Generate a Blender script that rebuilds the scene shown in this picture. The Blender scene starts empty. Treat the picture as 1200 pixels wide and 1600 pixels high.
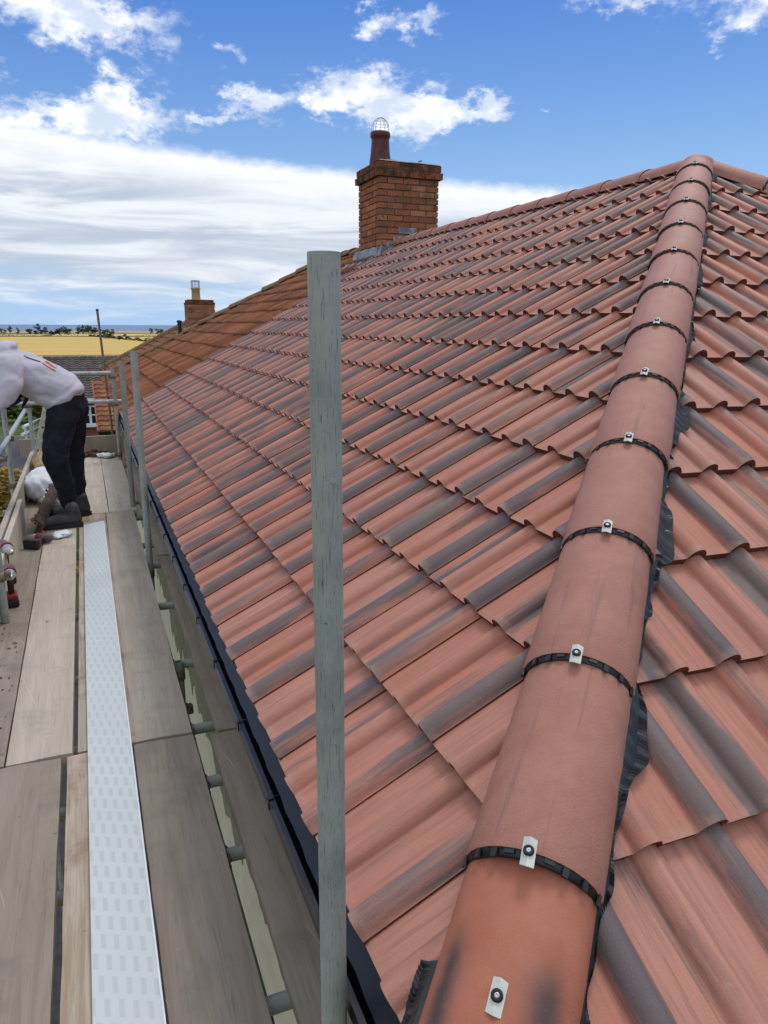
import bpy, bmesh, math, random
import numpy as np
from mathutils import Vector, Matrix
random.seed(7); rng = np.random.default_rng(11)
scn = bpy.context.scene
COL = scn.collection
H = 6.6                      # camera height above the ground; everything below is written relative to the camera

# ------------------------------------------------------------------ camera
FW = Vector((0.36252289, 0.89897193, -0.24581829)); RT = Vector((0.92790874, -0.37277121, 0.0051961)); UP = Vector((0.08696283, 0.22998064, 0.969302))
cd = bpy.data.cameras.new('camera'); cam = bpy.data.objects.new('camera', cd); COL.objects.link(cam)
M = Matrix((RT, UP, -FW)).transposed().to_4x4(); M.translation = (0, 0, H)
cam.matrix_world = M
cd.sensor_fit = 'VERTICAL'; cd.sensor_height = 36; cd.lens = 1145.6 / 1600 * 36
cd.clip_start = .05; cd.clip_end = 90000
scn.camera = cam
FPX = 1145.6
def at(px, py, y):
    d = FW + RT * ((px - 600) / FPX) - UP * ((py - 800) / FPX)
    return d * (y / d.y)

# ------------------------------------------------------------------ world
SUN_EL, SUN_AZ = 58, 48            # degrees; azimuth from +Y towards +X
SKY_STR, SUN_STR, SUN_ANG, EXPO = .10, 1.2, 18, .12
w = bpy.data.worlds.new('World'); scn.world = w; w.use_nodes = True
nt = w.node_tree; nt.nodes.clear()
class N:
    """small helper for writing node trees"""
    def __init__(s, nt): s.nt = nt
    def n(s, t, **k):
        o = s.nt.nodes.new(t)
        for a, b in k.items(): setattr(o, a, b)
        return o
    def put(s, sock, v):
        if isinstance(v, bpy.types.NodeSocket): s.nt.links.new(v, sock)
        elif v is not None:
            if sock.type == 'RGBA' and len(v) == 3: v = (*v, 1)
            sock.default_value = v
    def m(s, op, a, b=None, c=None, clamp=False):
        o = s.n('ShaderNodeMath', operation=op, use_clamp=clamp)
        for i, v in enumerate((a, b, c)):
            if v is not None: s.put(o.inputs[i], v)
        return o.outputs[0]
    def sm(s, x, a, b):
        o = s.n('ShaderNodeMapRange', interpolation_type='SMOOTHSTEP')
        s.put(o.inputs[0], x); o.inputs[1].default_value = a; o.inputs[2].default_value = b
        return o.outputs[0]
    def mix(s, f, a, b, mode='MIX'):
        o = s.n('ShaderNodeMix', data_type='RGBA', blend_type=mode)
        s.put(o.inputs[0], f); s.put(o.inputs[6], a); s.put(o.inputs[7], b)
        return o.outputs[2]
    def noise(s, vec, scale, detail=3, rough=.5, dist=0):
        o = s.n('ShaderNodeTexNoise'); s.put(o.inputs['Vector'], vec) if vec is not None else None
        o.inputs['Scale'].default_value = scale; o.inputs['Detail'].default_value = detail
        o.inputs['Roughness'].default_value = rough; o.inputs['Distortion'].default_value = dist
        return o.outputs[0]
    def comb(s, x, y, z):
        o = s.n('ShaderNodeCombineXYZ'); s.put(o.inputs[0], x); s.put(o.inputs[1], y); s.put(o.inputs[2], z); return o.outputs[0]
    def sep(s, v):
        o = s.n('ShaderNodeSeparateXYZ'); s.put(o.inputs[0], v); return o.outputs
W = N(nt)
sky = W.n('ShaderNodeTexSky', sky_type='NISHITA', sun_disc=False)
sky.sun_elevation = math.radians(SUN_EL); sky.sun_rotation = math.radians(SUN_AZ)
sky.altitude = 60; sky.air_density = 1.15; sky.dust_density = .35; sky.ozone_density = 2.2
tc = W.n('ShaderNodeTexCoord')
D = W.sep(tc.outputs['Generated'])
az = W.m('MULTIPLY', W.m('ARCTAN2', D[0], D[1]), 57.2958)
el = W.m('MULTIPLY', W.m('ARCSINE', D[2]), 57.2958)
dirv = W.comb(W.m('MULTIPLY', az, .1), W.m('MULTIPLY', el, .16), 0.3)
wn = W.noise(dirv, 3.2, 6, .6)
wn2 = W.noise(W.comb(W.m('MULTIPLY', az, .1), W.m('MULTIPLY', el, .16), 7.7), 4.2, 6, .62)
azw = W.m('ADD', az, W.m('MULTIPLY', W.m('SUBTRACT', wn, .5), 9))
elw = W.m('ADD', el, W.m('MULTIPLY', W.m('SUBTRACT', wn2, .5), 5))
blobs = [(13.0, 14.9, 2.6, 1.0, .9), (19.5, 15.4, 3.0, 1.5, 1.15), (24.5, 14.3, 3.6, 1.6, 1.1), (28.8, 14.6, 2.4, .8, .75),
         (2.5, 18.6, 5.0, 1.5, 1.05), (-3.0, 20.5, 5.0, 1.6, 1.0), (4.0, 14.6, 2.1, 1.6, 1.0), (1.5, 12.9, 5.5, 1.2, 1.1), (9.5, 14.0, 2.0, .6, .6),
         (20.8, 19.7, 1.2, 1.1, .8), (24.0, 19.6, 1.9, .9, .72), (38.5, 20.4, 3.5, 1.0, .75), (46.0, 19.0, 3.5, 1.4, .75), (43.2, 17.4, .9, .3, .4),
         (33.2, 13.7, .6, .5, .45), (11.2, 17.7, 1.2, .7, .42), (-3.6, 15.8, 1.2, .7, .5),
         (60, 26, 9, 4, 1), (0, 85, 400, 26, 1.2), (180, 42, 70, 22, 1.25), (-180, 42, 70, 22, 1.25), (-80, 42, 40, 14, 1.2), (100, 34, 34, 13, 1.2), (20, 48, 60, 9, 1.1), (-25, 26, 10, 4, 1), (20, 38, 9, 4, 1), (-60, 35, 20, 6, 1), (90, 40, 18, 6, 1), (150, 30, 25, 7, 1), (-130, 30, 25, 8, 1), (-20, 52, 14, 7, .9), (90, 62, 30, 7, .9), (-120, 60, 30, 8, .9)]  # out-of-view clouds; overhead and rear ones added to whiten the ambient light
acc = None
for a, e, sa, se, amp in blobs:
    x = W.m('MULTIPLY', W.m('SUBTRACT', azw, a), 1 / sa); y = W.m('MULTIPLY', W.m('SUBTRACT', elw, e), 1 / se)
    g_ = W.m('MULTIPLY', W.m('EXPONENT', W.m('MULTIPLY', W.m('ADD', W.m('MULTIPLY', x, x), W.m('MULTIPLY', y, y)), -1)), amp)
    acc = g_ if acc is None else W.m('ADD', acc, g_)
fine = W.noise(dirv, 9, 7, .62)
dens = W.sm(W.m('ADD', acc, W.m('MULTIPLY', W.m('SUBTRACT', fine, .5), 1.0)), .22, .95)
# the long flat bank of stratus low over the sea
top = W.m('ADD', W.m('MULTIPLY', az, -.085), 12.6)
edge = W.m('SUBTRACT', top, W.m('ADD', el, W.m('MULTIPLY', W.m('SUBTRACT', fine, .5), .9)))
bank = W.sm(edge, -.1, 1.0)
sv = W.comb(W.m('MULTIPLY', az, .045), W.m('MULTIPLY', el, .36), 2.0)
streak = W.noise(sv, 1.7, 7, .56, .9)
low = W.sm(W.m('ADD', el, W.m('MULTIPLY', W.m('SUBTRACT', streak, .5), 9)), .2, 4.2)
bank = W.m('MULTIPLY', bank, low)
shade = W.m('MULTIPLY', W.sm(edge, .6, 3.8), W.m('ADD', .22, W.m('MULTIPLY', W.sm(streak, .66, .36), .78)))
S = 1 / SKY_STR
cc = lambda r, g, b: (r * S, g * S, b * S)
bankcol = W.mix(shade, cc(.98, .99, 1.02), cc(.50, .57, .68))
puff = W.mix(W.sm(wn, .40, .66), cc(.66, .75, .90), cc(1.22, 1.20, 1.17))
hsv = W.n('ShaderNodeHueSaturation'); hsv.inputs['Saturation'].default_value = 1.25; hsv.inputs['Value'].default_value = 1.05
nt.links.new(sky.outputs[0], hsv.inputs['Color'])
blue = W.mix(W.m('ADD', .58, W.m('MULTIPLY', W.sm(el, 12, 1), .34)), hsv.outputs[0], W.mix(W.sm(el, 0, 24), cc(.36, .57, .86), cc(.026, .135, .60)))
c1 = W.mix(W.m('MULTIPLY', bank, .94), blue, bankcol)
c2 = W.mix(W.m('MULTIPLY', dens, .93), c1, puff)
bg = W.n('ShaderNodeBackground'); bg.inputs[1].default_value = SKY_STR
nt.links.new(c2, bg.inputs[0]); wo = W.n('ShaderNodeOutputWorld'); nt.links.new(bg.outputs[0], wo.inputs[0])
sd = bpy.data.lights.new('sun', 'SUN'); sd.energy = SUN_STR; sd.angle = math.radians(SUN_ANG); sd.color = (1, .95, .88)
so = bpy.data.objects.new('sun', sd); COL.objects.link(so)
ea, aa = math.radians(SUN_EL), math.radians(SUN_AZ)
sv_ = Vector((math.cos(ea) * math.sin(aa), math.cos(ea) * math.cos(aa), math.sin(ea)))
so.rotation_euler = sv_.to_track_quat('Z', 'Y').to_euler()
vs = scn.view_settings
scn.display_settings.display_device = 'sRGB'; vs.view_transform = 'Standard'; vs.look = 'None'; vs.exposure = EXPO; vs.gamma = 1; vs.use_curve_mapping = False

# ------------------------------------------------------------------ helpers
def tag(o, label=None, cat=None, group=None, kind=None):
    if label: o['label'] = label
    if cat: o['category'] = cat
    if group: o['group'] = group
    if kind: o['kind'] = kind
    return o
def empty(name, loc, label, cat, group=None):
    o = bpy.data.objects.new(name, None); o.empty_display_size = .1; COL.objects.link(o); o.location = loc
    return tag(o, label, cat, group)
class MB:
    """collects geometry; t = (a, b, rnd) stored per vertex for the materials"""
    def __init__(s): s.v = []; s.f = []; s.m = []; s.t = []; s.sm = []
    def add(s, vs, fs, mat=0, t=None, smooth=False):
        b = len(s.v); s.v += [tuple(v) for v in vs]
        s.t += list(t) if t is not None else [(0, 0, 0)] * len(vs)
        for f in fs: s.f.append(tuple(b + i for i in f)); s.m.append(mat); s.sm.append(smooth)
    def box(s, c, d, mat=0, R=None, rnd=0.):
        c = Vector(c); x, y, z = d[0] / 2, d[1] / 2, d[2] / 2
        P = [Vector(p) for p in ((-x, -y, -z), (x, -y, -z), (x, y, -z), (-x, y, -z), (-x, -y, z), (x, -y, z), (x, y, z), (-x, y, z))]
        if R is not None: P = [R @ p for p in P]
        s.add([c + p for p in P], [(0, 3, 2, 1), (4, 5, 6, 7), (0, 1, 5, 4), (1, 2, 6, 5), (2, 3, 7, 6), (3, 0, 4, 7)], mat, [(0, 0, rnd)] * 8)
    def tube(s, a, b, r, mat=0, n=14, r2=None, caps=True, smooth=True):
        a, b = Vector(a), Vector(b); r2 = r if r2 is None else r2
        d = (b - a).normalized(); q = d.to_track_quat('Z', 'Y')
        A = []; L = (b - a).length
        for i in range(n):
            e = q @ Vector((math.cos(2 * math.pi * i / n), math.sin(2 * math.pi * i / n), 0)); A.append(e)
        vs = [a + e * r for e in A] + [b + e * r2 for e in A]
        tt = [(i / n, 0, 0) for i in range(n)] + [(i / n, L, 0) for i in range(n)]
        s.add(vs, [(i, (i + 1) % n, n + (i + 1) % n, n + i) for i in range(n)], mat, tt, smooth)
        if caps:
            s.add([a + e * r for e in A], [tuple(reversed(range(n)))], mat); s.add([b + e * r2 for e in A], [tuple(range(n))], mat)
    def path(s, pts, r, mat=0, n=8):
        for a, b in zip(pts[:-1], pts[1:]): s.tube(a, b, r, mat, n, caps=True)
    def lathe(s, base, prof, mat=0, n=20, axis=(0, 0, 1), smooth=True):
        q = Vector(axis).to_track_quat('Z', 'Y'); base = Vector(base); vs = []
        for r, z in prof:
            for i in range(n): vs.append(base + q @ Vector((r * math.cos(2 * math.pi * i / n), r * math.sin(2 * math.pi * i / n), z)))
        fs = [(j * n + i, j * n + (i + 1) % n, (j + 1) * n + (i + 1) % n, (j + 1) * n + i) for j in range(len(prof) - 1) for i in range(n)]
        s.add(vs, fs, mat, smooth=smooth)
    def grid(s, rows, mat=0, t=None, smooth=True, closed=False):
        n = len(rows[0]); fs = []
        for j in range(len(rows) - 1):
            for i in range(n if closed else n - 1): fs.append((j * n + i, j * n + (i + 1) % n, (j + 1) * n + (i + 1) % n, (j + 1) * n + i))
        s.add([p for r_ in rows for p in r_], fs, mat, t, smooth)
    def mesh(s, name, mats):
        me = bpy.data.meshes.new(name); me.from_pydata(s.v, [], s.f)
        for m_ in (mats if isinstance(mats, (list, tuple)) else [mats]): me.materials.append(m_)
        me.polygons.foreach_set('material_index', s.m); me.polygons.foreach_set('use_smooth', s.sm)
        a = me.attributes.new('tuv', 'FLOAT_VECTOR', 'POINT'); a.data.foreach_set('vector', np.array(s.t, dtype=np.float32).ravel())
        me.update(); return me
    def obj(s, name, mats, parent=None, loc=None):
        if loc is not None:
            l = Vector(loc); s.v = [tuple(Vector(v) - l) for v in s.v]
        return link(name, s.mesh(name, mats), parent, loc)
def link(name, me, parent=None, loc=None, mw=None):
    o = bpy.data.objects.new(name, me); COL.objects.link(o)
    if mw is not None: o.matrix_world = mw
    elif loc is not None: o.location = loc
    if parent is not None:
        w_ = o.matrix_basis.copy(); pm = Matrix.Translation(parent.location) @ parent.rotation_euler.to_matrix().to_4x4()
        if parent.parent: pm = Matrix.Translation(parent.parent.location) @ pm
        o.parent = parent; o.matrix_basis = pm.inverted() @ w_
    return o
def bevel(o, wd, seg=1):
    m_ = o.modifiers.new('edge', 'BEVEL'); m_.width = wd; m_.segments = seg; m_.limit_method = 'ANGLE'; return o

# ------------------------------------------------------------------ materials
def material(name, fn, rough=.7, spec=.4, metal=0., bump=None):
    m_ = bpy.data.materials.new(name); m_.use_nodes = True; t = m_.node_tree; t.nodes.clear(); k = N(t)
    b = k.n('ShaderNodeBsdfPrincipled'); o = k.n('ShaderNodeOutputMaterial'); t.links.new(b.outputs[0], o.inputs[0])
    b.inputs['Roughness'].default_value = rough; b.inputs['Metallic'].default_value = metal; b.inputs['Specular IOR Level'].default_value = spec
    k.b = b; k.tc = k.n('ShaderNodeTexCoord'); k.O = k.tc.outputs['Object']; k.P = k.n('ShaderNodeNewGeometry').outputs['Position']
    r_ = fn(k)
    col, bmp = r_ if isinstance(r_, tuple) and len(r_) == 2 and not isinstance(r_[0], float) else (r_, None)
    k.put(b.inputs['Base Color'], col)
    if bmp is not None and bump:
        bn = k.n('ShaderNodeBump'); bn.inputs['Strength'].default_value = bump[0]; bn.inputs['Distance'].default_value = bump[1]
        k.put(bn.inputs['Height'], bmp); t.links.new(bn.outputs[0], b.inputs['Normal'])
    return m_
def plain(name, col, rough=.7, metal=0., var=.18, scale=30, bump=(.25, .002), spec=.4):
    def f(k):
        n_ = k.noise(k.P, scale, 5, .6)
        return k.mix(k.sm(n_, .3, .7), tuple(c * (1 - var) for c in col), tuple(min(1, c * (1 + var)) for c in col)), n_
    return material(name, f, rough, spec, metal, bump)
def tuv(k):
    a = k.n('ShaderNodeAttribute', attribute_name='tuv'); return k.sep(a.outputs['Vector'])

def f_tile(k):
    u, v, rd = tuv(k)                                   # u 0..1 over the tile's width, v metres up the slope
    ro = k.m('MULTIPLY', rd, 57)
    nA = k.noise(k.comb(k.m('MULTIPLY', u, 2.6), k.m('MULTIPLY', v, 1.5), ro), 1.6, 4, .55)
    nB = k.noise(k.comb(k.m('MULTIPLY', u, 22), k.m('MULTIPLY', v, 3.5), k.m('ADD', ro, 3)), 1.3, 5, .65)
    nS = k.noise(k.P, 240, 3, .6); nL = k.noise(k.P, 14, 5, .6)
    b1 = k.m('MULTIPLY', k.m('SUBTRACT', u, .10), 1 / .13); b1 = k.m('EXPONENT', k.m('MULTIPLY', k.m('MULTIPLY', b1, b1), -1))
    ce = k.m('FRACT', k.m('MULTIPLY', rd, 13.7)); ce = k.m('ADD', k.m('MULTIPLY', ce, .7), .25)
    b2 = k.m('MULTIPLY', k.m('SUBTRACT', u, ce), 1 / .12); b2 = k.m('EXPONENT', k.m('MULTIPLY', k.m('MULTIPLY', b2, b2), -1))
    am1 = k.m('ADD', .38, k.m('MULTIPLY', k.m('FRACT', k.m('MULTIPLY', rd, 31.3)), .55))
    am2 = k.m('MULTIPLY', k.m('FRACT', k.m('MULTIPLY', rd, 71.9)), .85)
    d_ = k.m('ADD', k.m('MULTIPLY', b1, am1), k.m('MULTIPLY', b2, am2))
    d_ = k.m('ADD', d_, k.m('ADD', k.m('MULTIPLY', k.m('SUBTRACT', nA, .5), 1.15), k.m('MULTIPLY', k.m('SUBTRACT', nB, .5), .8)))
    dark = k.sm(d_, .12, .62)
    red = k.mix(k.m('FRACT', k.m('MULTIPLY', rd, 5.1)), (.47, .168, .104), (.48, .215, .152))
    red = k.mix(k.sm(nB, .35, .75), red, (.33, .150, .112))
    grey = k.mix(k.m('FRACT', k.m('MULTIPLY', rd, 9.3)), (.078, .080, .087), (.150, .126, .115))
    c_ = k.mix(k.m('MULTIPLY', dark, .88), red, grey)
    c_ = k.mix(k.m('MULTIPLY', k.sm(nL, .58, .80), .25), c_, (.40, .24, .18))
    c_ = k.mix(k.m('MULTIPLY', k.sm(nS, .62, .78), .35), c_, (.50, .33, .26))
    sc_ = k.noise(k.P, 38, 5, .75, 1.0)
    c_ = k.mix(k.m('MULTIPLY', k.sm(sc_, .64, .72), .45), c_, (.46, .36, .31))
    lip = k.m('MULTIPLY', k.sm(v, .030, .004), k.sm(nL, .40, .62))
    c_ = k.mix(k.m('MULTIPLY', lip, .5), c_, (.46, .27, .20))
    return c_, k.m('ADD', nS, k.m('MULTIPLY', nB, .35))
M_tile = material('concrete_roof_tile', f_tile, .58, .42, 0, (.6, .0016))
def f_edge(k):
    n_ = k.noise(k.P, 160, 5, .7); n2 = k.noise(k.P, 30, 3, .6)
    return k.mix(k.sm(n_, .35, .7), (.10, .028, .018), (.24, .075, .048)), k.m('ADD', n_, n2)
M_edge = material('rough_tile_edge', f_edge, .9, .2, 0, (1.0, .006))
def f_hip(k):
    u, v, rd = tuv(k); ro = k.m('MULTIPLY', rd, 41)
    nA = k.noise(k.comb(k.m('MULTIPLY', u, 9), k.m('MULTIPLY', v, 1.2), ro), 1.4, 4, .6)
    nL = k.noise(k.P, 13, 6, .7); nS = k.noise(k.P, 210, 4, .75)
    c_ = k.mix(k.sm(nL, .3, .7), (.36, .150, .105), (.42, .190, .138))
    c_ = k.mix(k.m('MULTIPLY', k.sm(nA, .56, .72), .6), c_, (.17, .10, .085))
    c_ = k.mix(k.m('MULTIPLY', k.sm(nS, .60, .78), .3), c_, (.50, .30, .22))
    c_ = k.mix(k.sm(nS, .30, .24), c_, (.09, .04, .03))
    return c_, nS
M_hip = material('hip_tile_clay_red', f_hip, .55, .40, 0, (.9, .0028))
def f_start(k):
    u, v, rd = tuv(k)
    nL = k.noise(k.P, 12, 5, .6); nS = k.noise(k.P, 300, 3, .65); nw = k.noise(k.P, 20, 4, .6)
    c_ = k.mix(k.sm(nL, .3, .7), (.37, .115, .062), (.42, .148, .088))
    def blot(u0, v0, su, sv2):
        a = k.m('MULTIPLY', k.m('SUBTRACT', k.m('ADD', u, k.m('MULTIPLY', k.m('SUBTRACT', nw, .5), .08)), u0), 1 / su)
        b = k.m('MAXIMUM', k.m('MULTIPLY', k.m('SUBTRACT', v, v0), 1 / sv2), 0)
        return k.m('EXPONENT', k.m('MULTIPLY', k.m('ADD', k.m('MULTIPLY', a, a), k.m('MULTIPLY', b, b)), -1))
    bl = k.m('ADD', blot(.32, .285, .095, .05), blot(.73, .30, .075, .045), clamp=True)
    c_ = k.mix(k.m('MULTIPLY', bl, .9), c_, (.045, .035, .038))
    c_ = k.mix(k.m('MULTIPLY', k.sm(nS, .62, .78), .35), c_, (.55, .27, .14))
    return c_, nS
M_start = material('hip_starter_tile_red', f_start, .6, .4, 0, (.6, .0015))
def f_old(k):
    u, v, rd = tuv(k); ro = k.m('MULTIPLY', rd, 57)
    nA = k.noise(k.comb(k.m('MULTIPLY', u, 14), k.m('MULTIPLY', v, 5), ro), 1.5, 5, .65); nL = k.noise(k.P, 1.6, 5, .65); nM = k.noise(k.P, 7, 5, .65)
    c_ = k.mix(k.m('FRACT', k.m('MULTIPLY', rd, 7.3)), (.23, .080, .038), (.33, .130, .064))
    c_ = k.mix(k.m('MULTIPLY', k.sm(nA, .45, .72), .75), c_, (.075, .040, .030))
    tr_ = k.m('ABSOLUTE', k.m('SUBTRACT', k.m('FRACT', k.m('ADD', k.m('MULTIPLY', u, 4), .04)), .5))
    c_ = k.mix(k.m('MULTIPLY', k.m('MULTIPLY', k.sm(tr_, .30, .46), k.sm(nA, .25, .55)), .75), c_, (.055, .032, .022))
    c_ = k.mix(k.m('MULTIPLY', k.m('GREATER_THAN', k.m('FRACT', k.m('MULTIPLY', rd, 23.1)), .6), .45), c_, (.11, .045, .028))
    c_ = k.mix(k.m('MULTIPLY', k.sm(nL, .50, .70), .45), c_, (.13, .10, .05))
    c_ = k.mix(k.m('MULTIPLY', k.sm(nM, .60, .75), .5), c_, (.05, .035, .028))
    return c_, nA
M_old = material('weathered_orange_tile', f_old, .9, .15, 0, (.8, .006))
M_oldedge = plain('old_tile_edge', (.06, .03, .02), .95)
def f_lich(k):
    a = k.noise(k.P, 5, 5, .65); b = k.noise(k.P, 22, 5, .7)
    c_ = k.mix(k.sm(a, .35, .6), (.24, .10, .05), (.22, .19, .10)); c_ = k.mix(k.m('MULTIPLY', k.sm(b, .5, .7), .7), c_, (.10, .08, .05)); c_ = k.mix(k.sm(a, .64, .72), c_, (.42, .30, .07))
    return c_, b
M_lich = material('lichened_ridge_tile', f_lich, .92, .2, 0, (.8, .01))
def f_brick(k):
    u, v, rd = tuv(k)
    a = k.noise(k.P, 3.0, 5, .65); b = k.noise(k.P, 60, 5, .65); z = k.sep(k.P)[2]
    c_ = k.mix(k.m('FRACT', k.m('MULTIPLY', rd, 3.7)), (.34, .115, .055), (.43, .19, .10))
    c_ = k.mix(k.m('MULTIPLY', k.m('GREATER_THAN', k.m('FRACT', k.m('MULTIPLY', rd, 17.3)), .72), .6), c_, (.20, .055, .035))
    c_ = k.mix(k.m('MULTIPLY', k.sm(b, .5, .72), .5), c_, (.13, .06, .035))
    c_ = k.mix(k.m('MULTIPLY', k.sm(a, .48, .64), .6), c_, (.12, .075, .035)); c_ = k.mix(k.m('MULTIPLY', k.sm(k.noise(k.P, 11, 5, .7), .58, .68), .75), c_, (.045, .03, .02)); c_ = k.mix(k.m('MULTIPLY', k.sm(k.noise(k.P, 17, 4, .7), .64, .72), .5), c_, (.30, .25, .16))
    return c_, b
M_brick = material('old_orange_brick', f_brick, .9, .2, 0, (.9, .006))
def f_crown(k):
    a = k.noise(k.P, 9, 5, .7); b = k.noise(k.P, 50, 4, .7)
    c_ = k.mix(k.sm(a, .35, .60), (.30, .09, .04), (.055, .045, .025)); c_ = k.mix(k.sm(b, .62, .75), c_, (.20, .18, .07))
    return c_, b
M_crown = material('mossy_corbel_brick', f_crown, .95, .15, 0, (1, .01))
M_mortar = plain('mortar', (.15, .13, .10), .95, var=.3)
M_flaunch = plain('mortar_cap', (.27, .26, .22), .95, var=.35, scale=14)
def f_lead(k):
    a = k.noise(k.P, 9, 5, .6); return k.mix(k.sm(a, .35, .7), (.13, .14, .15), (.36, .38, .40)), a
M_lead = material('lead_flashing', f_lead, .5, .5, .25, (.4, .006))
def f_wood(c1, c2, c3):
    def f(k):
        x, y, z = k.sep(k.O); oi = k.n('ShaderNodeObjectInfo').outputs['Random']; ro = k.m('MULTIPLY', oi, 90)
        n1 = k.noise(k.comb(k.m('MULTIPLY', x, 13), k.m('MULTIPLY', y, .75), ro), 1.6, 6, .65, 1.2)
        n2 = k.noise(k.comb(k.m('MULTIPLY', x, 120), k.m('MULTIPLY', y, 3.0), ro), 1.4, 4, .6, .6)
        n3 = k.noise(k.P, 5.5, 5, .65); n4 = k.noise(k.P, 42, 4, .7)
        kn = k.n('ShaderNodeTexVoronoi'); k.put(kn.inputs['Vector'], k.comb(k.m('MULTIPLY', x, 6), k.m('MULTIPLY', y, 2.1), ro)); kn.inputs['Scale'].default_value = 1
        c_ = k.mix(k.sm(n1, .3, .7), c1, c2)
        c_ = k.mix(k.m('MULTIPLY', k.sm(n2, .57, .68), .38), c_, tuple(q * .52 for q in c1))
        c_ = k.mix(k.m('MULTIPLY', k.sm(n3, .48, .72), .6), c_, c3)
        c_ = k.mix(k.m('MULTIPLY', k.sm(n4, .64, .76), .5), c_, tuple(q * .55 for q in c2))
        c_ = k.mix(k.m('MULTIPLY', k.sm(kn.outputs['Distance'], .065, .03), .7), c_, tuple(q * .42 for q in c1))
        sp = k.noise(k.P, 17, 6, .78); c_ = k.mix(k.m('MULTIPLY', k.sm(sp, .655, .70), .6), c_, (.50, .47, .42)); c_ = k.mix(k.m('MULTIPLY', k.sm(sp, .36, .31), .7), c_, (.09, .07, .055))
        ns_ = k.noise(k.comb(k.m('ADD', k.m('MULTIPLY', x, 60), k.m('MULTIPLY', y, 14)), k.m('MULTIPLY', y, 1.2), ro), 1, 3, .5); c_ = k.mix(k.m('MULTIPLY', k.sm(ns_, .705, .725), .5), c_, (.55, .48, .40))
        br = k.m('ADD', .86, k.m('MULTIPLY', k.m('FRACT', k.m('MULTIPLY', oi, 7.7)), .3))
        c_ = k.mix(1, c_, k.comb(br, br, br), 'MULTIPLY')
        return c_, k.m('ADD', n2, k.m('MULTIPLY', n1, .4))
    return f
M_board = material('weathered_scaffold_board', f_wood((.265, .215, .165), (.335, .285, .23), (.20, .175, .145)), .85, .22, 0, (.5, .002))
M_board2 = material('pale_scaffold_board', f_wood((.39, .335, .265), (.48, .42, .345), (.32, .285, .235)), .85, .22, 0, (.5, .002))
M_board3 = material('paint_stained_board', f_wood((.30, .22, .15), (.45, .385, .315), (.20, .10, .065)), .85, .22, 0, (.5, .002))
def f_pole(k):
    u, v, rd = tuv(k); x, y, z = k.sep(k.P)
    a = k.noise(k.comb(k.m('MULTIPLY', x, 130), k.m('MULTIPLY', y, 130), k.m('MULTIPLY', z, 5)), 1, 6, .7)
    b = k.noise(k.P, 55, 6, .72, 1.5); c = k.noise(k.P, 9, 4, .6); d = k.noise(k.comb(k.m('MULTIPLY', x, 620), k.m('MULTIPLY', y, 620), k.m('MULTIPLY', z, 26)), 1, 5, .7, 1)
    c_ = k.mix(k.sm(c, .3, .7), (.235, .262, .244), (.34, .362, .335))
    c_ = k.mix(k.m('MULTIPLY', k.sm(a, .50, .70), .40), c_, (.34, .37, .34))
    c_ = k.mix(k.m('MULTIPLY', k.sm(d, .57, .64), .85), c_, (.045, .052, .048))
    c_ = k.mix(k.m('MULTIPLY', k.sm(b, .63, .70), .8), c_, (.045, .05, .045))
    c_ = k.mix(k.m('MULTIPLY', k.sm(c, .68, .8), .5), c_, (.30, .28, .21))
    return c_, k.m('ADD', a, b)
M_pole = material('galvanised_scaffold_tube', f_pole, .6, .4, .12, (.5, .002))
def f_rail(k):
    a = k.noise(k.P, 30, 5, .65); return k.mix(k.sm(a, .4, .7), (.45, .46, .46), (.27, .29, .30)), a
M_rail = material('bright_scaffold_tube', f_rail, .45, .5, .35, (.3, .001))
M_coupler = plain('rusty_coupler_steel', (.20, .17, .13), .6, .4, .5, 40)
M_black = plain('black_plastic', (.006, .007, .009), .32, 0, .3, 40, (.2, .001), .5)
def f_gut(k):
    a = k.noise(k.P, 70, 5, .7); b = k.noise(k.P, 240, 2, .6)
    c_ = k.mix(k.sm(a, .45, .75), (.005, .006, .008), (.013, .014, .017)); return k.mix(k.sm(b, .76, .80), c_, (.12, .12, .12)), a
M_gut = material('black_gutter_plastic', f_gut, .3, .5, 0, (.25, .001))
M_tray = plain('blue_black_eaves_felt', (.010, .012, .019), .42, 0, .3, 30, (.3, .002))
M_tab = plain('grey_black_union_plastic', (.018, .019, .021), .42, 0, .2, 30)
M_roll = plain('pleated_black_hip_roll', (.018, .019, .023), .28, 0, .3, 60, (.2, .001), .6)
M_plate = plain('pale_clip_plate', (.55, .56, .50), .42, .15, .08, 40)
M_rubber = plain('rubber_washer', (.012, .012, .012), .5)
M_screw = plain('screw_head', (.55, .55, .55), .35, .4)
def f_cream(k):
    a = k.noise(k.P, 6, 5, .6); b = k.noise(k.P, 120, 4, .7); return k.mix(k.sm(a, .35, .7), (.60, .55, .40), (.68, .63, .47)), b
M_cream = material('cream_render', f_cream, .9, .2, 0, (.6, .004))
def f_moss(k):
    a = k.noise(k.P, 14, 5, .7); return k.mix(k.sm(a, .35, .65), (.19, .18, .12), (.30, .28, .20)), a
M_mossy = material('mossy_stained_render', f_moss, .95, .15, 0, (1, .02))
M_white = plain('white_upvc', (.72, .75, .76), .4, 0, .05)
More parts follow.
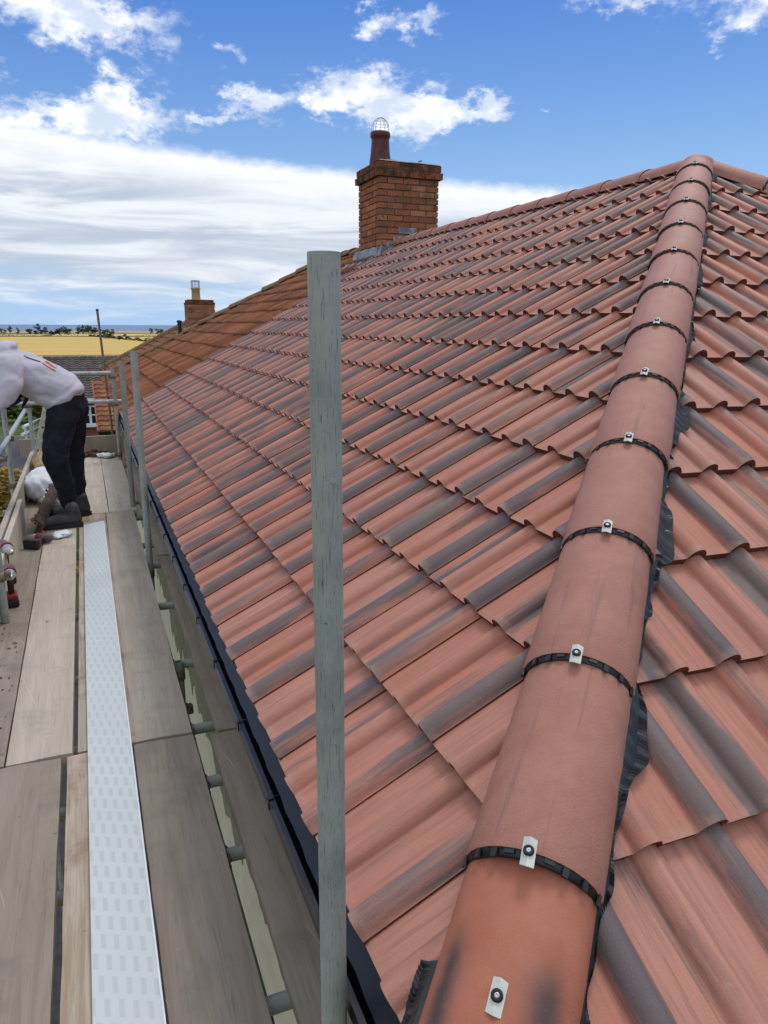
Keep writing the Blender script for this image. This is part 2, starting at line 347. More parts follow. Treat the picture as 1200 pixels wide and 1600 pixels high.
def f_strip(k):
    x, y, z = k.sep(k.O)
    r_ = k.m('DIVIDE', k.m('ADD', y, k.m('MULTIPLY', x, .45)), .068)
    row = k.m('FLOOR', r_)
    c_ = k.m('ADD', k.m('DIVIDE', x, .0315), k.m('MULTIPLY', row, .37))
    fx = k.m('ABSOLUTE', k.m('SUBTRACT', k.m('FRACT', c_), .5)); fy = k.m('ABSOLUTE', k.m('SUBTRACT', k.m('FRACT', r_), .5))
    lg = k.m('MULTIPLY', k.sm(fx, .22, .17), k.sm(fy, .38, .35))
    ln = k.m('MULTIPLY', k.sm(k.m('ABSOLUTE', k.m('SUBTRACT', fx, .10)), .03, .01), k.sm(fy, .26, .22))
    m_ = k.m('SUBTRACT', lg, k.m('MULTIPLY', ln, .35))
    n_ = k.noise(k.P, 3, 3, .5)
    base = k.mix(n_, (.52, .555, .545), (.58, .61, .60))
    return k.mix(k.m('MULTIPLY', m_, .62), base, (.43, .46, .45)), k.noise(k.P, 20, 2, .5)
M_strip = material('film_wrapped_white_fascia', f_strip, .4, .4, 0, (.08, .002))
def f_hood(k):
    a = k.noise(k.P, 9, 4, .55, .6); b = k.noise(k.P, 400, 2, .5); return k.mix(k.sm(a, .3, .7), (.56, .53, .60), (.64, .61, .67)), k.m('ADD', k.m('MULTIPLY', a, 3), b)
M_hood = material('white_hoodie_cotton', f_hood, .95, .15, 0, (.5, .02))
def f_trou(k):
    a = k.noise(k.P, 12, 4, .6, .8); return k.mix(k.sm(a, .3, .7), (.009, .009, .015), (.017, .017, .026)), a
M_trou = material('black_work_trousers', f_trou, .9, .2, 0, (.5, .02))
M_boot = plain('grey_leather_boot', (.045, .042, .046), .7, 0, .3, 25)
M_sole = plain('boot_sole', (.025, .023, .022), .85)
M_glove = plain('navy_work_glove', (.010, .012, .035), .75)
M_skin = plain('skin', (.50, .26, .18), .55, 0, .05)
M_hair = plain('brown_hair', (.05, .03, .02), .7)
M_blueprint = plain('blue_print', (.05, .09, .25), .8); M_orange = plain('orange_print', (.72, .26, .14), .8)
M_alu = plain('aluminium_ladder', (.50, .50, .45), .5, .3, .2, 40)
M_red = plain('red_tool_plastic', (.24, .018, .02), .45); M_grey = plain('grey_tool_plastic', (.09, .08, .08), .55); M_dark = plain('black_tool_plastic', (.018, .015, .016), .5)
M_steel = plain('polished_chuck_steel', (.45, .43, .41), .35, .6)
M_sack = plain('white_rubble_sack', (.66, .66, .70), .6, 0, .1, 12)
M_tan = plain('tan_paper', (.42, .30, .15), .9, 0, .3, 20)
def f_bark(k):
    a = k.noise(k.P, 28, 5, .7); return k.mix(k.sm(a, .4, .65), (.13, .095, .065), (.055, .035, .03)), a
M_oldpot = material('dirty_old_ridge_tile', f_bark, .95, .15, 0, (1, .012))
M_orangebit = plain('bright_orange_plastic', (.80, .12, .02), .5)
M_debris = plain('reddish_rubble', (.12, .045, .035), .9, 0, .5, 25)
M_pot = plain('dark_red_glazed_pot', (.085, .018, .012), .35, 0, .4, 12)
M_buff = plain('buff_pot', (.42, .27, .12), .8)
M_wire = plain('galvanised_wire', (.20, .20, .21), .45, .5)
M_bark = plain('bark', (.06, .045, .03), .95)
def f_leaf(c1, c2):
    def f(k):
        oi = k.n('ShaderNodeObjectInfo').outputs['Random']; a = k.noise(k.P, 3, 3, .6)
        return k.mix(k.sm(k.m('ADD', a, k.m('MULTIPLY', oi, .2)), .35, .8), c1, c2)
    return f
M_leaf = material('green_leaves', f_leaf((.035, .07, .018), (.085, .13, .035)), .8, .2)
M_leafd = material('dark_green_leaves', f_leaf((.018, .034, .014), (.045, .065, .025)), .8, .2)
M_leaff = material('blue_green_leaves', f_leaf((.045, .068, .045), (.075, .10, .06)), .9, .1)
M_autumn = material('orange_leaves', f_leaf((.20, .07, .02), (.34, .24, .05)), .8, .2)
M_slate = plain('dark_grey_tile', (.095, .080, .068), .85, 0, .35, 3)
M_redbrick = plain('red_brick_wall', (.27, .10, .065), .9, 0, .3, 8)
def f_glass(k): return (.015, .018, .022)
M_glass = material('window_glass', f_glass, .08, .5)
M_wrender = plain('white_wall', (.60, .60, .58), .9, 0, .06)

# ------------------------------------------------------------------ roof constants (relative to the camera)
TH = 0.5270626; C, S_ = math.cos(TH), math.sin(TH); TT = math.tan(TH)
XE, ZE, YC, G = .3791, -1.0727, .6408, .3156
Y0 = .9873; DW = 3.65                 # first tile joint on the long slope; half width of the house
YB = 9.52; YF = 16.5                  # party line with the neighbour's old roof; the neighbour's far corner
T_ = .027                             # tile thickness at its tail
def bumpf(u, c, hw, h):
    d = (u - c) / hw
    return h * (max(0., 1 - d * d)) ** .60 if abs(d) < 1 else 0.
def prof(u):
    z = .004 + .0012 * math.cos((u / .15) * 2 * math.pi)
    z = z + max(bumpf(u, .037, .0335, .033), 0) + bumpf(u, .187, .0305, .028)
    if u < .006: z = max(z, .0095)
    return z
def tile_mb(us, prof, T, g, vlen, edge=1, rnd=0., mb=None, W_=.3):
    mb = mb or MB(); vsn = [0, .012, g * .55, vlen]
    rows, tt = [], []
    for j, v in enumerate(vsn):
        rows.append([(-u, v, prof(u) + T * (1 - v / g) - (.0025 if j == 0 else 0)) for u in us]); tt += [(u / W_, v, rnd) for u in us]
    mb.grid(list(reversed(rows)), 0, [t_ for j in (3, 2, 1, 0) for t_ in tt[j * len(us):(j + 1) * len(us)]])
    ja = [(random.random() - .5) * .003 for _ in us]
    top = [(-u, 0, prof(u) + T - .0025) for u in us]; bot = [(-u, .004 + a, prof(u) + .0005) for u, a in zip(us, ja)]
    mb.grid([top, bot], edge, [(u / W_, 0, rnd) for u in us] * 2, False)
    e0 = [(-us[0], v, prof(us[0]) + T * (1 - v / g)) for v in (0, vlen)]; e1 = [(x, v, z - .0065) for x, v, z in e0]
    mb.add([e0[0], e1[0], e1[1], e0[1]], [(0, 1, 2, 3)], edge, [(0, 0, rnd)] * 4)
    return mb
US = [0, .0033, .0042, .007, .012, .020, .029, .038, .047, .055, .062, .0675, .0695, .0712, .078, .11, .148, .1555, .1568, .159, .164, .172, .181, .190, .199, .207, .213, .2165, .2183, .225, .26, .312]
NV = 26
variants = [tile_mb(US, prof, T_, G, G + .03, rnd=(i + .37) / NV).mesh('roof_tile', [M_tile, M_edge]) for i in range(NV)]
def basis(kind):
    if kind == 'L': X, Yv, Nn = (0, -1, 0), (C, 0, S_), (-S_, 0, C)
    elif kind == 'R': X, Yv, Nn = (1, 0, 0), (0, C, S_), (0, -S_, C)
    return Matrix((X, Yv, Nn)).transposed()
def tile_slots(kind, a0, a1, kmax, keep):
    """all tile positions on a slope; keep(points) says which of the tile's corners stay"""
    B = basis(kind); out = []
    for k in range(kmax):
        a = a0
        while a < a1:
            o = Vector((XE + k * G * C, a, ZE + k * G * S_)) if kind == 'L' else Vector((a, YC + (k - .11) * G * C, ZE + (k - .11) * G * S_))
            out.append((B, o)); a += .3
    return out
def hipclip(me, mw, planes):
    """cut a copy of the tile along vertical planes given as (point, normal pointing to the side removed)"""
    bm = bmesh.new(); bm.from_mesh(me); inv = mw.inverted(); cut = False
    vs = [mw @ v.co for v in bm.verts]
    for p, n in planes:
        dd = [(v - p).dot(n) for v in vs]
        if min(dd) > 0: bm.free(); return None
        if max(dd) > 0:
            cut = True
            bmesh.ops.bisect_plane(bm, geom=bm.verts[:] + bm.edges[:] + bm.faces[:], plane_co=inv @ p, plane_no=(inv.to_3x3() @ n).normalized(), clear_outer=True)
            vs = [mw @ v.co for v in bm.verts]
            if not vs: bm.free(); return None
    if not cut: bm.free(); return me
    m2 = bpy.data.meshes.new('roof_tile'); 
    for m_ in me.materials: m2.materials.append(m_)
    bm.to_mesh(m2); bm.free(); return m2

# ------------------------------------------------------------------ the setting: terrain, sea, fields
def hgt(y):
    xs = [-200, 70, 157, 800, 1100, 2500, 5200, 9000]; zs = [-6.6, -6.6, -7.0, -11.6, -13.4, -24, -40.5, -60]
    return float(np.interp(y, xs, zs))
def sheet(name, x0, x1, ys, dz, mat, skew=0., kind='structure', nx=8):
    mb = MB(); rows = []
    for y in ys: rows.append([(x0(y) + (x1(y) - x0(y)) * i / nx, y + skew * (x0(y) + (x1(y) - x0(y)) * i / nx), hgt(y + skew * (x0(y) + (x1(y) - x0(y)) * i / nx)) + dz) for i in range(nx + 1)])
    mb.grid(rows, 0, smooth=True); return tag(mb.obj(name, mat), kind=kind)
def f_ground(k):
    a = k.noise(k.P, .02, 5, .6); b = k.noise(k.P, .4, 5, .6)
    c_ = k.mix(k.sm(a, .4, .6), (.115, .13, .045), (.26, .21, .075)); return k.mix(k.m('MULTIPLY', b, .4), c_, (.06, .08, .03)), b
M_ground = material('farmland', f_ground, .95, .1)
def f_wheat(k):
    x, y, z = k.sep(k.P); a = k.noise(k.comb(k.m('MULTIPLY', x, .01), k.m('MULTIPLY', y, .05), 0), 1, 5, .6)
    b = k.noise(k.P, .25, 4, .6)
    c_ = k.mix(k.sm(a, .3, .7), (.53, .36, .105), (.64, .455, .155)); return k.mix(k.m('MULTIPLY', b, .25), c_, (.46, .34, .10)), b
M_wheat = material('ripe_wheat', f_wheat, .95, .1)
M_stub = plain('pale_stubble', (.60, .44, .20), .95, 0, .15, .05)
M_pale = plain('unripe_crop', (.42, .38, .15), .95, 0, .2, .05)
def f_lawn(k):
    a = k.noise(k.P, .9, 5, .65); b = k.noise(k.P, 9, 4, .6); return k.mix(k.sm(a, .3, .7), (.05, .085, .018), (.10, .135, .035)), b
M_lawn = material('lawn_grass', f_lawn, .95, .1, 0, (.5, .02))
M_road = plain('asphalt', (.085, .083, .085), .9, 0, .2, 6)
M_sea = plain('sea_water', (.045, .115, .26), .35, 0, .12, .003, None, .3)
import itertools
ys = [-60, -20, 0, 20, 40, 70, 110, 157, 250, 400, 600, 800, 1100, 1600, 2500, 4000, 5200, 9000]
sheet('ground', lambda y: -max(400, y * 2.2), lambda y: max(400, y * 2.2), ys, 0, M_ground, nx=20)
mb = MB(); mb.grid([[(-80000 + 16000 * i, 3000 + 11000 * j * j / 7, -40) for i in range(11)] for j in range(8)]); tag(mb.obj('sea', M_sea), kind='structure')
sheet('wheat_field', lambda y: -220 - y * .5, lambda y: 60 + y * .9, [193, 250, 400, 600, 760], .15, M_wheat)
sheet('unripe_field', lambda y: -220 - y * .5, lambda y: 60 + y * .9, [135, 150, 190], .12, M_pale)
sheet('stubble_field', lambda y: -20 - y * .01, lambda y: 60 + y * .9, [830, 900, 1000, 1250], .3, M_stub)
sheet('pale_field', lambda y: -220 - y * .5, lambda y: -30 - y * .01, [830, 900, 1150], .3, M_pale)
sheet('golden_field', lambda y: -100 - y * .5, lambda y: 200 + y * .9, [1500, 1800, 2300], .6, M_wheat)
sheet('tan_field', lambda y: -100 - y * .5, lambda y: 200 + y * .9, [2900, 3300, 4200], .8, M_stub)
XWL = .7
sheet('lawn', lambda y: -40., lambda y: 20., [50, 60, 69], .02, M_lawn)
sheet('road', lambda y: -40., lambda y: 20., [37.5, 43, 49], .012, M_road)
sheet('slot_shade_path', lambda y: -.95, lambda y: XWL, [-6, 0, 6, 12, 18], .02, M_road)  # dark path sheet added; its colour stands in for shade between the boards
sheet('verge', lambda y: -40., lambda y: 20., [22, 30, 36.5], .02, M_lawn)

# ------------------------------------------------------------------ the house
house = empty('semi_detached_house', (XE + DW, YB, -H), 'cream rendered house with new red and grey tiles near, weathered orange tiles beyond', 'house')
XW, YW = .65, YC + .28
XR = XE + 2 * DW
def part(mb, name, mats, parent=house, kind=None):
    o = mb.obj(name, mats, parent)
    if kind: o['kind'] = kind
    return o
# walls: four sheets of render butted at the corners
mb = MB(); t_ = .1
mb.box((XW + t_ / 2, (YW + YF - .27) / 2, (-3.0 - H) / 2), (t_, YF - .27 - YW, H - 3.0)); part(mb, 'render_wall', M_cream)
mb = MB(); rows = []
n = 260
for i in range(n + 1):
    y = YW + (YF - .27 - YW) * i / n
    zz = -3.20 + .10 * math.sin(i * .9) * random.random() + .06 * (random.random() - .5) + (.10 if (i // 17) % 3 else -.05)
    rows.append([(XW - .006, y, -1.34), (XW - .006, y, zz), (XW + .01, y, zz - .002)])
mb.grid(rows, 0, smooth=False); part(mb, 'stained_render_band', M_mossy)
mb = MB(); mb.box(((XW + XR - .27) / 2, YW + t_ / 2, (-1.34 - H) / 2), (XR - .27 - XW - .002, t_ - .004, H - 1.34)); part(mb, 'render_wall', M_cream)
mb = MB(); mb.box((XR - .27 - t_ / 2, (YW + YF) / 2 - .1, (-1.34 - H) / 2), (t_, YF - YW - .4, H - 1.34)); part(mb, 'render_wall', M_cream)
mb = MB(); mb.box(((XW + XR) / 2, YF - .32, (-1.34 - H) / 2), (XR - XW - .5, t_, H - 1.34)); part(mb, 'render_wall', M_cream)
mb = MB(); mb.box((XW + t_ / 2 + .012, (YW + YF) / 2, -2.16), (t_ - .006, YF - YW - .6, 1.64)); part(mb, 'wall_head', M_cream)
mb = MB(); mb.box((.535, (YC + YF) / 2, -1.325), (.235, YF - YC - .1, .02)); part(mb, 'soffit', M_white)
mb = MB(); mb.box((.412, (YC + YF) / 2, -1.225), (.018, YF - YC - .04, .19)); part(mb, 'fascia', M_white)
mb = MB(); mb.box(((XE + XR) / 2, YC + .035, -1.225), (XR - XE - .1, .018, .19)); part(mb, 'fascia', M_white)
mb = MB(); mb.box(((XE + XR) / 2, YC + .165, -1.325), (XR - XE - .1, .235, .02)); part(mb, 'soffit', M_white)
# under-roof deck (felt) a little below the tiles: four slopes
mb = MB(); d0 = .03
e = .05; A = (XE + e, YC + e, ZE - d0 + e * TT); Bq = (XE + e, YF - e, ZE - d0 + e * TT); Cq = (XR - e, YF - e, ZE - d0 + e * TT); Dq = (XR - e, YC + e, ZE - d0 + e * TT)
R1 = (XE + DW, YC + DW, ZE + DW * TT - d0); R2 = (XE + DW, YF - DW, ZE + DW * TT - d0)
mb.add([A, Bq, Cq, Dq, R1, R2], [(0, 4, 5, 1), (0, 3, 4), (3, 2, 5, 4), (2, 1, 5)]); part(mb, 'roofing_felt', M_tray)

# --- new tiles on the long slope and the hip end
hipn = Vector((1, -1, 0)).normalized(); gap = .028
pl_L = [(Vector((XE, YC, 0)) - hipn * gap, hipn)]                       # keep y-YC > x-XE
pl_R = [(Vector((XE, YC, 0)) + hipn * gap, -hipn), (Vector((XR, YC, 0)) - Vector((1, 1, 0)).normalized() * gap, Vector((1, 1, 0)).normalized())]
top_pl = (Vector((XE + DW - .035, 0, 0)), Vector((1, 0, 0)))
yb_pl = (Vector((0, YB, 0)), Vector((0, 1, 0)))
# chimney foot-print is cut out of the slope by its own flashing
slots = []
for B_, o_ in tile_slots('L', Y0 - .9, YB + .2, 14, None): slots.append(('L', B_, o_, pl_L + [top_pl, yb_pl]))
XR0 = XE + .0725
for B_, o_ in tile_slots('R', XR0 - .3, XR + .3, 14, None): slots.append(('R', B_, o_, pl_R))
built = []
for kind, B_, o_, pls in slots:
    me = variants[random.randrange(NV)]
    J = Matrix.Rotation(math.radians(random.uniform(-.25, .25)), 3, 'Z') @ Matrix.Rotation(math.radians(random.uniform(-.25, .25)), 3, 'X')
    mw = (B_ @ J).to_4x4(); mw.translation = o_ + B_ @ Vector((random.uniform(-.001, .001), random.uniform(-.003, .003), random.uniform(0, .0015)))
    m2 = hipclip(me, mw, pls)
    if m2 is None or not len(m2.vertices): continue
    cpt = mw @ Vector((-.15, .15, 0)); dep = cpt.dot(FW)
    u_ = 600 + FPX * cpt.dot(RT) / max(dep, .01); v_ = 800 - FPX * cpt.dot(UP) / max(dep, .01)
    nrm = B_ @ Vector((0, 0, 1)); facing = -(cpt.normalized().dot(nrm))
    vis = dep > .2 and -60 < u_ < 1260 and -60 < v_ < 1700 and facing > 0
    built.append(((facing / max(dep, .1) ** 2 if vis else -1), mw, m2))
built.sort(key=lambda q: -q[0])
rest = MB(); NT = 0
for i, (sc_, mw, m2) in enumerate(built):
    if NT < 300 and sc_ > 0: link('roof_tile', m2, house, mw=mw); NT += 1
    else:
        b = len(rest.v); rest.v += [tuple(mw @ v.co) for v in m2.vertices]
        at_ = m2.attributes['tuv'].data; rest.t += [tuple(a.vector) for a in at_]
        for p_ in m2.polygons: rest.f.append(tuple(b + q for q in p_.vertices)); rest.m.append(p_.material_index); rest.sm.append(p_.use_smooth)
part(rest, 'far_roof_tiles', [M_tile, M_edge], kind='stuff')
print('tiles', len(built), 'separate', NT)
# --- the neighbour's weathered tiles: same gauge, orange brown
def prof_o(u): return .004 + bumpf(u, .035, .030, .032) + bumpf(u, .11, .020, .018) + bumpf(u, .185, .030, .030) + bumpf(u, .26, .02, .018)
USO = [0, .005, .015, .035, .055, .065, .075, .092, .11, .13, .155, .165, .185, .205, .215, .24, .26, .28, .31]
ov = [tile_mb(USO, prof_o, .026, G, G + .03, rnd=(i + .5) / 12).mesh('weathered_tile', [M_old, M_oldedge]) for i in range(12)]
farn = Vector((1, 1, 0)).normalized()
pl_O = [(Vector((XE, YF, 0)) - farn * .02, farn), (Vector((XE + DW - .02, 0, 0)), Vector((1, 0, 0)))]
B_ = basis('L'); nO = 0; restO = MB()
for k in range(14):
    a = YB + .004
    while a < YF:
        mw = (B_ @ Matrix.Rotation(math.radians(random.uniform(-1.2, 1.2)), 3, 'Z') @ Matrix.Rotation(math.radians(random.uniform(-1.0, .6)), 3, 'X')).to_4x4()
        mw.translation = Vector((XE + (k - .14) * G * C - .01, a + random.uniform(-.004, .004), ZE + (k - .14) * G * S_ - .004)) + B_ @ Vector((0, random.uniform(-.008, .008), random.uniform(0, .005)))
        m2 = hipclip(ov[random.randrange(12)], mw, pl_O)
        if m2 is not None and len(m2.vertices): link('weathered_tile', m2, house, mw=mw); nO += 1
        a += .302
print('old tiles', nO)

# --- half-round capping tiles
def cap_mb(L, hw, h, T=.014, n=15, lift=.009, mat=0, edge=1, rnd=0., sq=1.0, taper=.006):
    """a half-round tile lying along +Y (0..L), its lower end lifted; thickness shown at the ends"""
    mb = MB(); A = [math.pi * i / (n - 1) for i in range(n)]
    def cs(q, y, dh=0): 
        r = []
        for a in A:
            cx, cz = math.cos(a), math.sin(a)
            px = math.copysign(abs(cx) ** sq, cx); pz = abs(cz) ** sq
            tp_ = taper * (.5 - y / L); r.append((px * (hw - q + tp_), y, pz * (h - q + tp_) + lift * (1 - y / L) + dh))
        return r
    ysn = [0, .006, L * .33, L * .66, L]
    rows = [cs(.0025 if i == 0 else 0, y) for i, y in enumerate(ysn)]
    mb.grid(rows, mat, [(i / (n - 1), y, rnd) for y in ysn for i in range(n)])
    mb.grid([cs(T, 0), cs(.0025, 0)], edge, smooth=False); mb.grid([cs(0, L), cs(T, L)], edge, smooth=False)
    mb.grid([cs(T, L), cs(T, 0)], edge)
    for s_ in (0, -1):
        a, b, c_, d_ = cs(0, 0)[s_], cs(T, 0)[s_], cs(T, L)[s_], cs(0, L)[s_]; mb.add([a, b, c_, d_], [(0, 1, 2, 3)], edge)
    return mb
HD = Vector((1, 1, TT)); HL = HD.length; HD.normalize()
HN = HD.cross(Vector((1, -1, 0)).normalized()).normalized()
if HN.z < 0: HN = -HN
HX = HD.cross(HN).normalized()
def hipmat(L, off=0.):
    R = Matrix((HX, HD, HN)).transposed().to_4x4(); R.translation = Vector((XE, YC, ZE)) + HD * L + HN * off + HX * .006; return R
HW, HH = .1155, .0965
GL = .4465; L0 = .381
caps = [cap_mb(.455, HW, HH, rnd=i / 5).mesh('hip_tile', [M_hip, M_edge]) for i in range(5)]
starter = cap_mb(.51, .113, .084, lift=.0, sq=.84, n=21, taper=.004).mesh('hip_tile', [M_start, M_edge])
def tabs_mb(hw, h):
    """black union strip round a joint, with its tabs"""
    mb = MB(); n = 25
    A = [math.pi * (i + .5) / n for i in range(n)]
    def p(a, y, q): return (math.cos(a) * (hw + q), y, math.sin(a) * (h + q))
    mb.grid([[p(a, -.009, -.006) for a in A], [p(a, -.009, .0015) for a in A], [p(a, .016, .0035) for a in A]], 0)
    for j, ad in enumerate((16, 40, 61, 74, 106, 119, 140, 164)):
        a = math.radians(ad + random.uniform(-1.5, 1.5)); c_ = Vector(p(a, -.002, .0045)); R = Matrix.Rotation(math.pi / 2 - a, 3, 'Y')
        big = ad in (40, 61, 119, 140, 16, 164)
        mb.box(c_, (.0105 if big else .017, .026 if big else .009, .004 if big else .004), 1, R)
    return mb
union = tabs_mb(HW - .0030, HH - .0010).mesh('union_strip', [M_black, M_tab])
def plate_meshes():
    mb = MB(); w_, l_ = .0115, .025
    P = [(-w_, -l_ * .92, -.0045), (0, -l_ * 1.05, 0), (w_, -l_, -.0045), (w_, l_ * .9, -.0045), (0, l_ * 1.0, 0), (-w_, l_, -.0045)]
    top = [(x, y, z + .0022) for x, y, z in P]
    mb.add(P + top, [(1, 0, 5, 4), (2, 1, 4, 3), (6, 7, 10, 11), (7, 8, 9, 10)] + [(i, (i + 1) % 6, 6 + (i + 1) % 6, 6 + i) for i in range(6)])
    a = mb.mesh('hip_clip', [M_plate])
    mb = MB(); mb.lathe((0, 0, .001), [(.0042, 0), (.0042, .0045), (.0066, .0055), (.0090, .004), (.0092, 0)], 0, 18); b = mb.mesh('washer', [M_rubber])
    mb = MB(); mb.lathe((0, 0, .001), [(.0046, 0), (.0046, .003), (.0036, .0042), (.0012, .0042), (.0008, .003), (0, .003)], 0, 14); c_ = mb.mesh('screw', [M_screw])
    return a, b, c_
PM = plate_meshes()
def add_clip(mw):
    o = link('hip_clip', PM[0], house, mw=mw)
    for nm, me in (('washer', PM[1]), ('screw', PM[2])):
        c_ = bpy.data.objects.new(nm, me); COL.objects.link(c_); c_.parent = o
LT = DW * HL
st = link('hip_tile', starter, house, mw=hipmat(-.10, .0)); st['label'] = 'brighter orange-red starter hip tile with two dark smudges'
add_clip(hipmat(.168, .0872) @ Matrix.Rotation(math.radians(2), 4, 'Y'))
L = L0; i = 0
while L < LT - .15:
    me = caps[i % 5]
    if L + .455 > LT + .03: me = cap_mb(LT + .04 - L, HW, HH, rnd=.3).mesh('hip_tile', [M_hip, M_edge])
    J = Matrix.Rotation(math.radians(random.uniform(-.7, .7)), 4, 'Z') @ Matrix.Rotation(math.radians(random.uniform(-1.2, 1.2)), 4, 'Y')
    t = link('hip_tile', me, house, mw=hipmat(L, .004) @ J)
    u_ = bpy.data.objects.new('union_strip', union); COL.objects.link(u_); u_.parent = t; u_.location = (0, -.002, .002)
    add_clip(hipmat(L - .003, HH + .0185) @ Matrix.Rotation(math.radians(random.uniform(-4, 4)), 4, 'Z'))
    L += GL; i += 1
# the other hip, going down to the right from the apex
HD2 = Vector((-1, 1, TT)).normalized(); HN2 = HD2.cross(Vector((-1, -1, 0)).normalized()).normalized()
if HN2.z < 0: HN2 = -HN2
HX2 = HD2.cross(HN2).normalized()
def hip2(L, off):
    R = Matrix((HX2, HD2, HN2)).transposed().to_4x4(); R.translation = Vector((XR, YC, ZE)) + HD2 * L + HN2 * off; return R
L = LT - .46
while L > LT - 2.4:
    t = link('hip_tile', caps[2], house, mw=hip2(L, -.002))
    u_ = bpy.data.objects.new('union_strip', union); COL.objects.link(u_); u_.parent = t; u_.location = (0, -.002, .002)
    o = add_clip(hip2(L - .006, HH + .012)); L -= GL
# ridge tiles from the apex to the chimney
def rid(y, off, lift=0): 
    R = Matrix(((1, 0, 0), (0, 1, 0), (0, 0, 1))).to_4x4(); R.translation = (XE + DW, y, ZE + DW * TT + off); return R
y = YC + DW - .02; rcap = [cap_mb(.452, .118, .092, lift=.004, rnd=.11 + i / 4).mesh('ridge_tile', [M_hip, M_edge]) for i in range(4)]
i = 0; ueve = tabs_mb(.106, .084).mesh('union_strip', [M_black, M_tab])
while y + .44 < 9.42:
    t = link('ridge_tile', rcap[i % 4], house, mw=rid(y, -.012))
    u_ = bpy.data.objects.new('union_strip', ueve); COL.objects.link(u_); u_.parent = t; u_.location = (0, 0, .001)
    y += .4495; i += 1
ylast = y
mb = cap_mb(9.445 - ylast, .118, .092, lift=.004, rnd=.6); link('ridge_tile', mb.mesh('ridge_tile', [M_hip, M_edge]), house, mw=rid(ylast, -.012))
mb = MB(); rows = [[(XE + DW - .125, yy, ZE + DW * TT - .052 + .004 * math.sin(yy * 60)), (XE + DW - .09, yy, ZE + DW * TT - .01)] for yy in np.arange(YC + DW - .03, 9.44, .025)]
mb.grid(rows, 0); part(mb, 'dry_ridge_roll', M_roll)
# small filler at the apex, where three capping runs meet
mb = MB(); rows = []
for j in range(7):
    ph = math.pi / 2 * j / 6; rows.append([(XE + DW + (.122 * math.cos(ph)) * math.cos(a), YC + DW - .02 + .122 * math.cos(ph) * math.sin(a), ZE + DW * TT + .0 + .098 * math.sin(ph)) for a in [2 * math.pi * q / 24 for q in range(24)]])
mb.grid(rows, 0, [(.5, .2, .3)] * (7 * 24), closed=True); part(mb, 'hip_end_cap', M_hip)

# --- pleated dry-hip roll sticking out beside the hip tiles, draped over the roof tiles
def surf_R(x, y):      # height of the tiled surface on the hip end
    s_ = (y - YC) / C + .11 * G; k = math.floor(s_ / G); v = s_ - k * G; u = (-(x - XR0)) % .3
    return ZE + (y - YC) * TT + (prof(u) + T_ * (1 - v / G)) / C
def surf_L(x, y):
    s_ = (x - XE) / C; k = math.floor(s_ / G); v = s_ - k * G; u = ((y - Y0)) % .3
    return ZE + (x - XE) * TT + (prof(u) + T_ * (1 - v / G)) / C
for side, sf in ((1, surf_R), (-1, surf_L)):
    mb = MB(); rows = []; nn = 2200; Lh = LT / HL
    for i in range(nn):
        t0 = .01 + (DW - .06) * i / nn
        Lw = t0 * HL
        am_ = 1 if Lw < 2.2 else .55; wv = .011 + .017 * math.sin(Lw * 9.3 + 1.2) + .009 * math.sin(Lw * 19) + .004 * math.sin(Lw * 47)
        if side < 0: wv = (.002 + .35 * wv) if Lw < .20 else -.02
        wv *= am_; wv = max(-.022 if side > 0 else -.03, wv); pl_ = (.0024 if i % 3 == 0 else -.0012) * (1 + .6 * math.sin(i * .37)); cr = []
        for q, f_ in enumerate((.070, .096, .112, .124 + wv * .5, .128 + wv)):
            if side < 0 and Lw >= .2: f_ = min(f_, .085 + q * .002)
            sk = (q - 2) * .004 * math.sin(Lw * 13)
            px, py = XE + t0 + sk + side * f_ * .7071, YC + t0 + sk - side * f_ * .7071
            zpl = ZE + ((py - YC) if side > 0 else (px - XE)) * TT; zz = max(sf(px, py), .35 * sf(px, py) + .65 * (zpl + .052)) + .003 + pl_ * (1.2 if q > 1 else .6)
            zl = ZE + t0 * TT + .035 - (f_ - .07) * .25
            if q < 3: zz = max(zz, zl)
            if q == 4: zz += .0015 * math.sin(Lw * 31)
            cr.append((px, py, zz))
        rows.append(cr)
    mb.grid(rows, 0, smooth=False); part(mb, 'dry_hip_roll', M_roll)

# --- gutter and eaves felt
mb = MB(); GX, GZ = .330, -1.118
cs = [(0, -.0), (.0, -.012), (-.003, -.035), (.006, -.062), (.030, -.076), (.058, -.072), (.078, -.052), (.082, -.01)]
ysn = list(np.arange(YC - .02, YF, .33))
mb.grid([[(GX + a, y, GZ + b + .0012 * math.sin(y * 2.1)) for a, b in cs] for y in ysn], 0)
mb.grid([[(GX + a * .94 + .003, y, GZ + b * .94 + .0012 * math.sin(y * 2.1)) for a, b in reversed(cs)] for y in ysn], 0)
part(mb, 'gutter', M_gut)
mb = MB(); mb.grid([[(GX - .004, y, GZ + .0045), (GX + .008, y, GZ + .0055), (GX + .008, y, GZ - .006)] for y in ysn], 0, smooth=False); part(mb, 'gutter_lip', M_gut)
mb = MB()
mb.grid([[(.352 + .0014 * math.sin(y * 33) + .001 * math.sin(y * 71), y, -1.112), (.372, y, -1.0985), (.43, y, -1.062)] for y in np.arange(YC + .03, YB, .03)], 0); part(mb, 'eaves_felt', M_tray)
mb0 = MB()
mb0.box((0, 0, .006), (.012, .020, .006)); mb0.box((.020, .002, .004), (.030, .005, .005)); mb0.box((-.006, 0, -.010), (.004, .016, .026)); mb0.box((.034, -.006, .008), (.006, .010, .008))
bk = mb0.mesh('gutter_bracket', [M_gut])
for y in list(np.arange(1.52, 9.4, .42)): link('gutter_bracket', bk, house, loc=(GX, y + random.uniform(-.03, .03), GZ))

